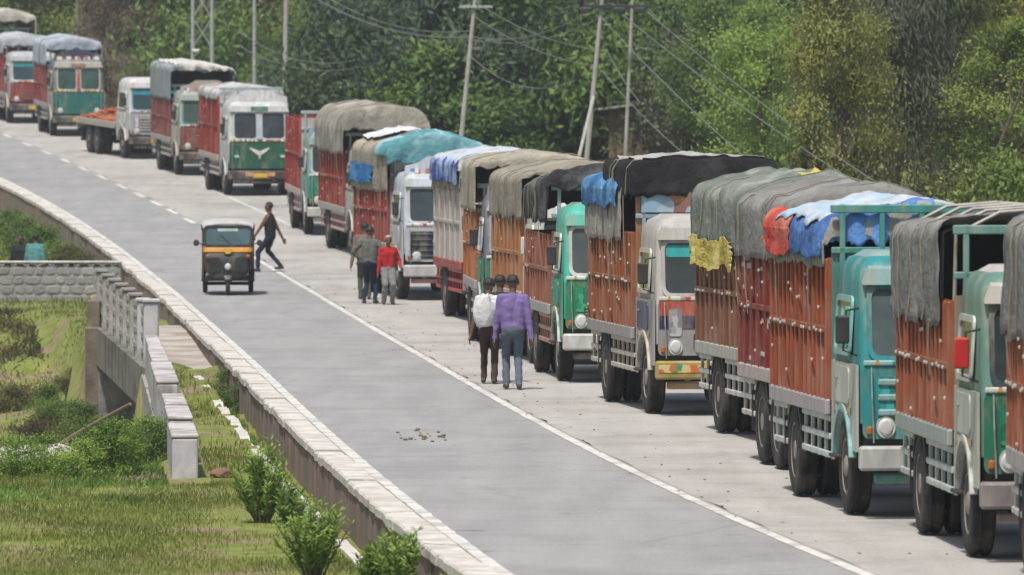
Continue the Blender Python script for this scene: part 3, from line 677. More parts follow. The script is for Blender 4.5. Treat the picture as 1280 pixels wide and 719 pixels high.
class Tarp:
    """cloth over the load: u runs from the road-side hem over the top to the far hem, v from rear to front"""
    def __init__(s, x0, x1, hem, top, crown=.12, hw=1.22, r=.13, fold=.035, seed=0, hem_n=.10, sag=.045, slope=0.0, over=0.0, tilt=0.0):
        s.__dict__.update(locals())
    def P(s, u, v, off=0.0):
        hemz = s.hem + s.hem_n * (nz(v * 7, s.seed) + .25 * nz(v * 15, s.seed + 3)); hw = s.hw; r = s.r
        top = s.top + s.slope * (v - .5)
        side = max(top - r - hemz, .01); q = r * math.pi / 2; flat = 2 * (hw - r); tot = 2 * side + 2 * q + flat; d = u * tot
        if d < side: y, z, nx, nn = -hw, hemz + d, (0, -1, 0), 1 - d / side
        elif d < side + q: a = (d - side) / r; y, z, nx, nn = -hw + r - r * math.cos(a), top - r + r * math.sin(a), (0, -math.cos(a), math.sin(a)), 0
        elif d < side + q + flat: y = -hw + r + d - side - q; z, nx, nn = top, (0, 0, 1), 0
        elif d < side + 2 * q + flat: a = (d - side - q - flat) / r; y, z, nx, nn = hw - r + r * math.sin(a), top - r + r * math.cos(a), (0, math.sin(a), math.cos(a)), 0
        else: e = d - side - 2 * q - flat; y, z, nx, nn = hw, top - r - e, (0, 1, 0), e / side
        x = s.x0 + (s.x1 - s.x0) * v
        q_ = min(1, abs(y) / hw); k = .65 * (1 - q_) + .35 * (1 - q_ * q_)
        if nx[2] > .1: z += s.crown * k - 1.6 * s.sag * abs(math.sin(v * math.pi * 4.0)) ** .75 * (.5 + k) + s.tilt * y
        else: z += s.tilt * y * min(1, (z - hemz) / max(side, .1))
        ph = x * 9.5 + 3.5 * nz(x * 1.3, z * .5, s.seed); w = s.fold * (.25 + .8 * min(nn, 1.2)) * ((1.5 * abs(math.sin(ph)) - .8) * (.5 + nz(x * .9, 7, s.seed)) + .45 * nz(x * 3.1, z * 1.2, s.seed + 9)) + .03 * nz(x * 1.1, y * 1.1 + z, s.seed + 5)
        w += off + s.fold * .55 * (1 - 2 * abs(nz(x * 3.2, y * 2.6 + z * 2, s.seed + 31)))
        if nx[2] > .1: z += .03 * nz(x * 2.7, y * 2.2, s.seed + 2)
        return Vector((x, y + nx[1] * w, z + nx[2] * w))
    def sheet(s, name, m, root, u0=0, u1=1, v0=0, v1=1, off=0.0, nu=56, nv=44, front=0, rear=0, rag=0.0):
        def uv(i, j):
            a, b = i / nu, j / nv; ua = u0 + rag * (.6 * nz(b * 6, s.seed, 1) + .2 * nz(b * 13, s.seed, 2)); ub = u1 + rag * (.6 * nz(b * 6, s.seed, 3) + .2 * nz(b * 13, s.seed, 4)); va = v0 + 2.2 * rag * nz(a * 6, s.seed, 5); vb = v1 + 2.2 * rag * nz(a * 6, s.seed, 6)
            return ua + (ub - ua) * a, va + (vb - va) * b, off + (.35 * rag * nz(a * 4 + b * 2, b * 5, s.seed) if rag else 0)
        mb = MB(); g = [[s.P(*uv(i, j)) for i in range(nu + 1)] for j in range(nv + 1)]
        for rowi in g: mb.v += [tuple(p) for p in rowi]
        n = nu + 1
        for j in range(nv):
            for i in range(nu): mb.face([j*n + i, j*n + i + 1, (j+1)*n + i + 1, (j+1)*n + i])
        for amt, v, dx in ((front, v1, .05), (rear, v0, -.05)):
            if not amt: continue
            edge = g[-1] if v == v1 else g[0]; rows = 9; o = len(mb.v)
            for r_ in range(rows + 1):
                t = r_ / rows
                for i, p in enumerate(edge):
                    zmin = s.top - amt - .10 * nz(i * .22, s.seed, 3) - .05 * nz(i * .7, s.seed, 4) ; z = p.z + (min(p.z, zmin) - p.z) * t
                    wob = (.025 * t * math.sin(p.y * 9 + 2 * nz(p.y * 2, t, s.seed)) + .04 * nz(p.y * 2, z * 2, s.seed)) if r_ else 0
                    pull = 1 - .02 * math.sin(t * math.pi)
                    mb.v.append((p.x + dx * math.sin(min(1, t * 2) * math.pi / 2) + wob + s.over * (1 - t) * 0, p.y * pull, z))
            for r_ in range(rows):
                for i in range(len(edge) - 1): mb.face([o + r_*n + i, o + r_*n + i + 1, o + (r_+1)*n + i + 1, o + (r_+1)*n + i])
        me = mb.mesh(name, m, False, False); me.shade_smooth()
        o = link(name, me); o.matrix_world = root.matrix_basis.copy()
        sol = o.modifiers.new('thickness', 'SOLIDIFY'); sol.thickness = .008; sol.offset = 1
        return o
def tarp_thing(root, T, m, label, ropes=True, group='tarpaulins over the truck loads', name='tarpaulin', **kw):
    o = T.sheet(name, m, root, **kw); tag(o, label, 'tarpaulin', group)
    if ropes:
        rg = random.Random(int(T.seed * 13) + 5)
        for q in range(4):
            v = rg.uniform(.06, .95); mb = MB(); pts = [T.P(u, min(max(v + .02 * math.sin(u * 9), 0), 1), .03) for u in [0.0, .04, .08] + [i / 26 for i in range(3, 25)] + [.94, .97, 1.0]]
            mb.tube(pts, .009, 5); mb.build('rope', M_ROPE, o)
        for q in range(2):
            v = .2 + .6 * q; a = T.P(.012, v, .035); b = Vector((a.x + rg.uniform(-.1, .1), -1.225, min(1.9, T.hem - .25) - rg.uniform(0, .3))); mb = MB(); mb.tube([a, a.lerp(b, .5) + Vector((0, -.012, 0)), b], .008, 5); mb.build('rope', M_ROPE, o)
    return o

TARPS = {}
def truck(label, fx, Y0, bx, bl, cabspec, body, tandem=False, name='cargo_truck'):
    L = 1.02 + bl; root = truck_root(name, label, fx, Y0, bx, L); bpy.context.view_layer.update()
    ax = -L + 1.75; body['axle'] = ax
    cab(root, cabspec); chassis(root, bl, ax - (0 if not tandem else .0), tandem); cargo(root, body, bl)
    return root, -1.02 - bl, -1.02
ORA = (.255, .066, .026); TEAL = (.02, .235, .25); GRN = (.012, .17, .10)
GREY = (.20, .20, .19)
WGT = (.55, .56, .56)

# -- nearest truck, only its tail corner is in view
t, a, b = truck('grey tarpaulined truck cut off by the right edge of the picture', 1345, 66.6, 1254, 4.6, dict(up=(.5, .5, .48), low=GRN, side=GRN, door=WGT), dict(c=ORA, zt=2.4, rail=(.5, .52, .5), rib=.3))
T = Tarp(a - .05, b + .05, 2.22, 3.30, seed=1, fold=.045); tarp_thing(t, T, cloth(GREY), 'grey tarpaulin hanging over the tail of the truck cut off at the right edge', rear=1.0, front=.5)
# -- green cab, dull domed roof
t, a, b = truck('truck with green cab, dull white domed roof and red mirror, second from the right', 1222, 74.6, 1116, 4.6,
    dict(up=(.10, .22, .18), roof=(.50, .49, .47), low=(.012, .15, .085), side=(.38, .42, .36), door=(.42, .46, .42), trim=(.45, .48, .45), frame=(.03, .05, .06), mirror=(.45, .02, .02), bumper=(.20, .18, .19), gcol=(.02, .10, .07), bars=(.1, .3, .24), visor=(.5, .49, .47)),
    dict(c=ORA, zt=2.45, rail=(.46, .52, .48), base=(.28, .34, .33), rib=.36, hf=(.10, .24, .22), hc=(.24, .2, .15), head=3.2, bows=3.3))
T = Tarp(a - .05, b - .5, 2.18, 3.18, crown=.1, seed=2, fold=.05, slope=.10); tarp_thing(t, T, cloth((.19, .19, .185)), 'pleated grey tarpaulin behind the green cab with the domed white roof', rear=.9)
# -- teal cab
t, a, b = truck('teal truck with pale windscreen, checked door window and blue sheet on its load', 1071, 82.3, 959, 4.6,
    dict(up=TEAL, low=(.02, .25, .26), side=(.42, .46, .42), door=(.45, .48, .45), trim=(.22, .42, .42), frame=(.03, .25, .28), gc=(0.065, 0.085, 0.090), glass='pale_glass', bumper=(.42, .44, .44), bar2=(.03, .28, .26), louvre=1, gw=.8, g0=.9, g1=1.08, gcol=(.02, .03, .03), curtain=1, drape=(.06, .07, .08), roof=(.20, .36, .36), visor=(.22, .38, .38)),
    dict(c=(.27, .060, .024), zt=2.72, rail=(.48, .55, .52), base=(.36, .33, .36), rib=.36, hf=(.05, .24, .22), hc=(.06, .2, .18), head=3.3))
T = Tarp(a - .05, b - .1, 2.62, 3.12, crown=.20, seed=3, fold=.035); tarp_thing(t, T, cloth((.24, .235, .215)), 'faded grey-brown tarpaulin on the truck with the teal cab', front=.2, rear=.7)
o = tarp_thing(t, T, cloth((.05, .12, .34), (.10, .22, .5)), 'bright blue plastic sheet tied over the load behind the teal cab', False, name='plastic_sheet', rag=.016, u0=.03, u1=.55, v0=.42, v1=1.0, off=.045, front=.25)
o = tarp_thing(t, T, cloth((.46, .50, .56), (.30, .42, .55)), 'crumpled pale blue-white plastic sheet on top of the teal truck load', False, name='plastic_sheet', rag=.016, u0=.14, u1=.8, v0=.2, v1=.96, off=.075, front=.12)
o = tarp_thing(t, T, cloth((.50, .07, .05), (.5, .2, .15)), 'red cloth at the rear top corner of the teal truck load', False, name='cloth_cover', rag=.022, u0=.025, u1=.19, v0=.0, v1=.48, off=.06)
# -- dark red body
t, a, b = truck('dark red truck body dotted with white marks, just behind the teal truck load', 1030, 89.8, 919, 4.7, dict(up=WGT, low=(.3, .05, .04), side=WGT, door=WGT),
    dict(c=(.18, .012, .014), zt=2.66, rail=(.5, .49, .47), marks=26, rib=.6, base=(.42, .36, .36)), tandem=True)
T = Tarp(a - .06, b + .05, 2.5, 3.12, crown=.34, seed=4, fold=.04, tilt=-.10, sag=.06); tarp_thing(t, T, cloth((.205, .205, .195)), 'grey tarpaulin over the dark red truck body with white marks', front=.6, rear=.7)
# -- brown body, yellow cloth
t, a, b = truck('truck with brown body and yellow cloth at its rear corner under a dark green-grey cover', 973, 98.6, 866, 4.8, dict(up=WGT, low=GRN, side=WGT, door=WGT),
    dict(c=(.18, .068, .036), zt=2.62, rail=(.5, .52, .5), rib=.45, base=(.40, .39, .37)))
T = Tarp(a - .06, b + .05, 2.45, 3.16, crown=.36, seed=5, fold=.05, sag=.06, tilt=-.09); tarp_thing(t, T, cloth((.16, .185, .165), (.24, .26, .24)), 'dark green-grey ridged tarpaulin over the brown truck body', front=.6, rear=.8)
o = tarp_thing(t, T, cloth((.55, .44, .10), (.6, .52, .22)), 'crumpled yellow cloth hanging along the hem of the dark green-grey cover', False, name='cloth_cover', rag=.022, u0=-.055, u1=.03, v0=.0, v1=.75, off=.05)
o = tarp_thing(t, T, cloth((.54, .43, .09), (.6, .5, .2)), 'yellow cloth strip lying across the top of the ridged green-grey cover', False, name='cloth_cover', rag=.022, u0=.42, u1=.75, v0=.78, v1=.93, off=.05)
# -- grey cab with red and navy bands, black cover
t, a, b = truck('silver grey truck cab with red and navy bands and teal sun strip, black cover', 817, 109.2, 732, 5.0,
    dict(up=(.42, .41, .40), roof=(.44, .43, .42), low=(.26, .26, .27), side=(.30, .31, .32), door=(.05, .07, .14), trim=(.50, .47, .40), frame=(.42, .42, .43), strip=(.02, .32, .32), gc=(0.035, 0.043, 0.043), glass='grey_glass', bands=[(1.40, 1.60, (.40, .05, .025)), (1.22, 1.40, (.02, .025, .07))], gw=1.0, g0=.9, g1=1.16, bumper=(.30, .23, .04), bar2=(.3, .16, .05), bdeco=('gold', [(.5, .36, .05), (.05, .22, .10), (.45, .12, .03), (.5, .4, .2)], 9), visor=(.4, .4, .39)),
    dict(c=(.235, .068, .026), zt=2.55, rail=(.50, .46, .40), rib=.34, base=(.30, .29, .29), head=3.28, hc=(.30, .14, .07), hf=(.25, .35, .42), hdeco=('blue', [(.2, .32, .42), (.34, .16, .08), (.28, .38, .45), (.2, .1, .08)], 4)))
T = Tarp(a - .06, b - .9, 2.40, 3.28, crown=.10, seed=6, fold=.045); tarp_thing(t, T, cloth((.30, .29, .265)), 'pale grey tarpaulin on the rear side of the truck with the banded cab', rear=.8)
o = tarp_thing(t, T, cloth((.04, .13, .30), (.10, .25, .45)), 'blue plastic sheet over the rear corner of the black covered load', False, name='plastic_sheet', rag=.016, u0=.12, u1=.45, v0=.0, v1=.9, off=.06, rear=.3)
T2 = Tarp(a + 2.0, b + .05, 3.08, 3.58, crown=.05, seed=7, fold=.02, hw=1.22); tarp_thing(t, T2, cloth((.018, .018, .02), (.03, .03, .033)), 'black tarpaulin stretched across the front of the tall load', front=.52, rear=.5)
mb = MB(); T3b = Tarp(a + 2.2, b + .02, 3.42, 3.62, crown=.06, seed=7, fold=.01, hw=1.12, r=.1); tarp_thing(t, T3b, cloth((.36, .35, .34)), 'pale grey strip of sheet along the top of the black cover', False, name='plastic_sheet', rag=.016, u0=.1, u1=.9)
# -- green cab, dark cover
t, a, b = truck('bright green truck with mint windscreen surround under a dark drooping cover', 702, 122.0, 653, 4.7,
    dict(up=(.06, .42, .33), low=(.012, .20, .10), side=(.03, .30, .20), door=(.03, .28, .2), trim=(.5, .54, .5), frame=(.5, .55, .54), gc=(0.050, 0.060, 0.060), glass='dull_glass', bumper=(.5, .51, .5), gw=1.5, g0=.95, g1=1.2, gcol=(.02, .03, .03), bars=(.02, .12, .08), bar2=(.03, .03, .03), visor=(.08, .45, .36), roof=(.09, .36, .3)),
    dict(c=(.25, .08, .045), zt=2.3, rail=(.42, .2, .16), rib=.55, base=(.34, .34, .35), head=3.1, hc=(.2, .1, .08)))
T = Tarp(a - .05, b + .1, 2.5, 3.18, crown=.12, seed=8, fold=.05, slope=.25); tarp_thing(t, T, cloth((.035, .037, .04), (.12, .12, .12)), 'dark drooping tarpaulin behind the bright green cab', front=.15, rear=.5)
# -- orange bodies
t, a, b = truck('truck with light orange body under a tan cover behind the bright green cab', 668, 130.2, 612, 4.8, dict(up=WGT, low=(.3, .08, .05), side=WGT, door=WGT, mirror=(.6, .6, .6)),
    dict(c=(.36, .14, .05), zt=2.5, rail=(.5, .5, .48), rib=.7, base=(.4, .36, .33)))
T = Tarp(a - .06, b + .2, 2.42, 3.24, crown=.16, seed=9, fold=.03, tilt=.05); tarp_thing(t, T, cloth((.27, .245, .20)), 'tan brown tarpaulin over the light orange body next to the green cab', front=.1, rear=.8)
t, a, b = truck('truck with deep orange body, blue-white cab top and green door', 603, 138.6, 577, 4.8, dict(up=(.12, .15, .2), low=(.02, .2, .11), side=(.02, .2, .11), door=(.02, .22, .12), trim=(.45, .5, .55), visor=(.35, .4, .5), frame=(.3, .36, .42), crown=(.12, .15, .2)),
    dict(c=(.33, .105, .035), zt=2.5, rail=(.5, .5, .48), rib=.7))
T = Tarp(a - .06, b + .35, 2.44, 3.36, crown=.16, seed=10, fold=.03, tilt=.02); tarp_thing(t, T, cloth((.36, .33, .27)), 'beige tarpaulin arching over the deep orange truck body', front=.12, rear=.8)
t, a, b = truck('truck with whitish framed side panel, red lower body and blue striped cover', 592, 153.2, 540, 5.0, dict(up=WGT, low=(.3, .03, .03), side=(.32, .03, .03), door=WGT),
    dict(c=(.46, .42, .40), zt=2.75, rail=(.42, .05, .05), rib=1.0, base=(.32, .03, .03), hc=(.4, .1, .1)), name='cargo_truck')
T = Tarp(a - .06, b + .1, 2.62, 3.24, crown=.18, seed=11, fold=.03); tarp_thing(t, T, cloth((.26, .24, .21)), 'brown tarpaulin under the blue striped sheet', front=.4, rear=.6)
o = tarp_thing(t, T, cloth((.50, .52, .55), (.36, .45, .6)), 'white and pale blue plastic sheet on top of the whitish panelled truck', False, name='plastic_sheet', rag=.016, u0=.13, u1=.9, v0=.0, v1=1.0, off=.05, front=.2)
o = tarp_thing(t, T, cloth((.05, .10, .36), (.3, .38, .55)), 'deep blue striped strip hanging above the whitish framed panel', False, name='plastic_sheet', rag=.016, u0=.045, u1=.16, v0=.0, v1=1.0, off=.065)
# -- white blue cab
t, a, b = truck('pale blue-white truck with dark navy grille and red body', 503, 168.2, 440, 5.4,
    dict(up=(.46, .52, .60), low=(.46, .5, .55), side=(.5, .5, .52), door=(.5, .5, .52), trim=(.55, .56, .58), frame=(.55, .58, .6), gw=1.9, g0=.9, g1=1.50, gcol=(.012, .02, .035), bars=(.03, .06, .08), bumper=(.46, .44, .46), bar2=(.34, .12, .13), gc=(0.030, 0.043, 0.050), glass='blue_glass', crown=(.46, .5, .58), visor=(.5, .55, .62)),
    dict(c=(.26, .03, .025), zt=2.62, rail=(.5, .4, .4), marks=22, rib=.5, head=3.2, hc=(.3, .28, .28), hdeco=('pale', [(.5, .5, .55), (.3, .1, .1), (.4, .45, .5)], 5)))
T = Tarp(a - .06, b + .1, 2.30, 3.30, crown=.32, seed=12, fold=.04); tarp_thing(t, T, cloth((.33, .295, .24)), 'sandy tarpaulin over the red body behind the pale blue-white cab', front=.1, rear=.9)
o = tarp_thing(t, T, cloth((.03, .17, .45), (.1, .28, .5)), 'strong blue band of plastic along the side of the sandy cover', False, name='plastic_sheet', rag=.016, u0=.04, u1=.135, v0=-.01, v1=.62, off=.06)
o = tarp_thing(t, T, cloth((.10, .27, .31), (.25, .42, .48)), 'pale teal tarpaulin spilling over the front of the sandy covered load', False, u0=.18, u1=.9, v0=.72, v1=1.06, off=.07, front=.35)
o = tarp_thing(t, T, cloth((.55, .57, .6)), 'white ridge sheet on the peak of the sandy covered load', False, name='plastic_sheet', rag=.016, u0=.28, u1=.72, v0=.0, v1=.3, off=.09, rear=.2)
# -- bulging tan cover
t, a, b = truck('truck with red body under a tall bulging tan-grey cover', 443, 196.4, 396, 5.4, dict(up=(.4, .45, .42), low=(.25, .28, .26), side=(.38, .42, .38), door=(.38, .42, .4), trim=(.5, .5, .48)),
    dict(c=(.25, .022, .018), zt=2.66, rail=(.52, .36, .36), marks=10, rib=.6))
T = Tarp(a - .06, b + .5, 2.55, 3.62, crown=.22, seed=13, fold=.04, hw=1.30, r=.45, tilt=.0); tarp_thing(t, T, cloth((.25, .235, .205), (.34, .32, .28)), 'tall bulging tan-grey tarpaulin, the highest load in the middle of the queue', front=.45, rear=1.1)
# -- teal green cab, open red body
t, a, b = truck('truck with teal-green cab and open red body without cover', 383, 210.4, 355, 4.8, dict(up=(.16, .32, .32), low=(.02, .20, .13), side=(.2, .34, .32), door=(.1, .3, .26), trim=(.5, .52, .5), bumper=(.46, .48, .46), crown=(.2, .3, .32), frame=(.42, .5, .5)),
    dict(c=(.26, .022, .018), zt=3.1, rail=(.48, .38, .38), marks=20, rib=.6, base=(.45, .38, .38), head=3.35, hc=(.45, .38, .38)))
# -- green and white split-screen cab
t, a, b = truck('green and white truck with split windscreen, winged emblem and yellow plate, facing the viewer', 284, 238.0, 247, 4.8,
    dict(k=1.08, up=(.52, .55, .56), low=(.008, .10, .06), side=(.5, .53, .54), door=(.45, .5, .52), trim=(.52, .54, .55), frame=(.50, .56, .58), split=1, pillar=(.4, .5, .6), gc=(0.025, 0.030, 0.037), glass='split_glass', grille=0, emblem=1, sign=(.03, .25, .22), bumper=(.05, .04, .04), bar2=(.04, .04, .04), crown=(.55, .57, .6), crown_plain=(.58, .6, .64), visor=(.54, .55, .57)),
    dict(c=(.26, .016, .014), zt=3.0, rail=(.5, .46, .44), rib=.6, head=3.3, hc=(.5, .48, .48), base=(.4, .35, .34)))
T = Tarp(a - .05, b - .3, 2.9, 3.2, crown=.12, seed=15, fold=.03); tarp_thing(t, T, cloth((.46, .45, .46)), 'pale pinkish grey cover on the load behind the green and white cab', rear=.3, front=.2)
# -- maroon cab
t, a, b = truck('truck with maroon cab front and teal-framed windscreen, dark red body with blue-grey cover', 223, 254.0, 187, 5.0,
    dict(up=(.30, .36, .34), low=(.20, .05, .045), side=(.42, .38, .34), door=(.42, .4, .36), trim=(.5, .48, .44), frame=(.05, .28, .26), gc=(0.040, 0.060, 0.055), glass='dull_green_glass', bumper=(.06, .05, .05), bars=(.36, .2, .16), gcol=(.12, .03, .03), crown=(.36, .32, .28)),
    dict(c=(.18, .04, .04), zt=2.5, rail=(.45, .42, .4), rib=.6, base=(.35, .3, .29)))
T = Tarp(a - .05, b + .25, 2.42, 3.5, crown=.14, seed=16, fold=.025, tilt=-.05); tarp_thing(t, T, cloth((.26, .29, .32)), 'blue-grey tarpaulin on the truck with the maroon cab and dark red body', front=.12, rear=.9)
o = tarp_thing(t, T, cloth((.55, .54, .52)), 'off-white sheet on the roof of the blue-grey covered load', False, name='plastic_sheet', rag=.016, u0=.30, u1=.8, v0=-.01, v1=1.02, off=.05, front=.08)
# -- flatbed
label = 'white-blue cab truck with a low flatbed in the far part of the queue'
bl = 6.2; root = truck_root('flatbed_truck', label, 160, 268.0, 94, 1.02 + bl); bpy.context.view_layer.update()
cab(root, dict(up=(.58, .59, .6), low=(.42, .43, .46), side=(.56, .56, .56), door=(.55, .56, .57), frame=(.2, .4, .48), strip=(.03, .25, .32), gc=(0.020, 0.045, 0.055), glass='teal_glass', bumper=(.04, .04, .045), gw=1.5, g0=.95, g1=1.45, gcol=(.2, .2, .22)))
chassis(root, bl, -1.02 - bl + 1.9, True)
mb = MB(); mb.box((-1.02 - bl / 2, 0, 1.12), (bl, 2.4, .16), .02); mb.build('flatbed', paint((.20, .17, .13)), root)
mb = MB(); mb.box((-1.02 - bl, 0, 1.0), (.12, 2.4, .4), .02); mb.build('rear_beam', paint((.4, .38, .33)), root)
for s in (-1, 1):
    mb = MB(); mb.box((-1.02 - bl / 2, 1.19 * s, 1.10), (bl, .06, .22), .015); mb.build('side_rail', paint((.40, .37, .32)), root)
    for q in range(3):
        mb = MB(); mb.box((-1.02 - bl + .6 + q * 1.5, .9 * s, .62), (.04, .5, .5)); mb.build('mud_flap', M_RUB, root)
mb = MB(); rg = random.Random(4)
for q in range(520):
    x = rg.uniform(-6.9, -2.6); y = rg.uniform(-1.05, 1.05); z = 1.21 + rg.uniform(0, .45) * max(.15, 1 - abs(x + 4.8) / 2.6) * max(.1, 1 - (y / 1.2) ** 2)
    mb.box((x, y, z), (.24, .12, .08), .01, Matrix.Rotation(rg.uniform(0, 3), 3, 'Z') @ Matrix.Rotation(rg.uniform(-.4, .4), 3, 'X'))
mb.box((-4.75, 0, 1.22), (4.1, 2.0, .05))
o = mb.build('brick_load', mat('brick_orange', (.40, .14, .065), (.30, .10, .05), 9, .95)); o.matrix_world = root.matrix_basis.copy(); tag(o, 'heap of orange bricks loaded on the low flatbed', 'bricks')
# -- far green cab with decorated crown
t, a, b = truck('truck with dark green cab, cream window frames, red middle pillar and decorated dark blue crown', 65, 290.0, 41, 4.8,
    dict(k=1.08, up=(.10, .14, .16), low=(.012, .14, .12), side=(.42, .38, .33), door=(.3, .3, .28), trim=(.5, .48, .42), frame=(.48, .48, .42), split=1, pillar=(.4, .06, .05), gc=(0.025, 0.055, 0.050), glass='green_glass', grille=0, sign=(.4, .22, .16), bumper=(.04, .06, .06), crown=(.03, .04, .08), visor=(.4, .4, .38)),
    dict(c=(.22, .03, .03), zt=2.6, rail=(.45, .42, .4), rib=.7, head=3.3, hc=(.2, .22, .26)))
T = Tarp(a - .05, b + .1, 2.6, 3.5, crown=.2, seed=17, fold=.03); tarp_thing(t, T, cloth((.40, .45, .54)), 'pale blue cover on the far truck with the decorated crown', front=.3, rear=.5)
t, a, b = truck('far truck with maroon front panel and pale blue cab top at the left edge', 11, 304.0, -14, 4.8,
    dict(up=(.42, .45, .48), low=(.24, .035, .035), side=(.45, .4, .38), door=(.3, .05, .05), frame=(.5, .5, .5), gc=(0.020, 0.050, 0.055), glass='teal_glass', strip=(.03, .22, .24), bumper=(.05, .05, .05), gcol=(.15, .03, .03), bars=(.34, .15, .12)),
    dict(c=(.25, .03, .03), zt=2.8, rail=(.45, .42, .4), rib=.7, head=3.1))
T = Tarp(a - .05, b + .1, 2.7, 3.3, crown=.16, seed=18, fold=.03); tarp_thing(t, T, cloth((.42, .45, .48)), 'pale grey cover on the maroon fronted truck at the left edge', front=.3, rear=.5)
t, a, b = truck('farthest truck, mostly out of the picture, with brown body at the top left corner', -12, 317.5, -46, 5.0,
    dict(up=(.3, .3, .3), low=(.2, .04, .04), side=WGT, door=WGT), dict(c=(.12, .03, .03), zt=3.0, rail=(.4, .38, .36), rib=.7))
T = Tarp(a - .05, b + .4, 3.0, 3.95, crown=.3, seed=19, fold=.03, hw=1.3); tarp_thing(t, T, cloth((.50, .48, .43)), 'cream white sheet roofing the farthest truck at the top left corner', front=.25, rear=.5)
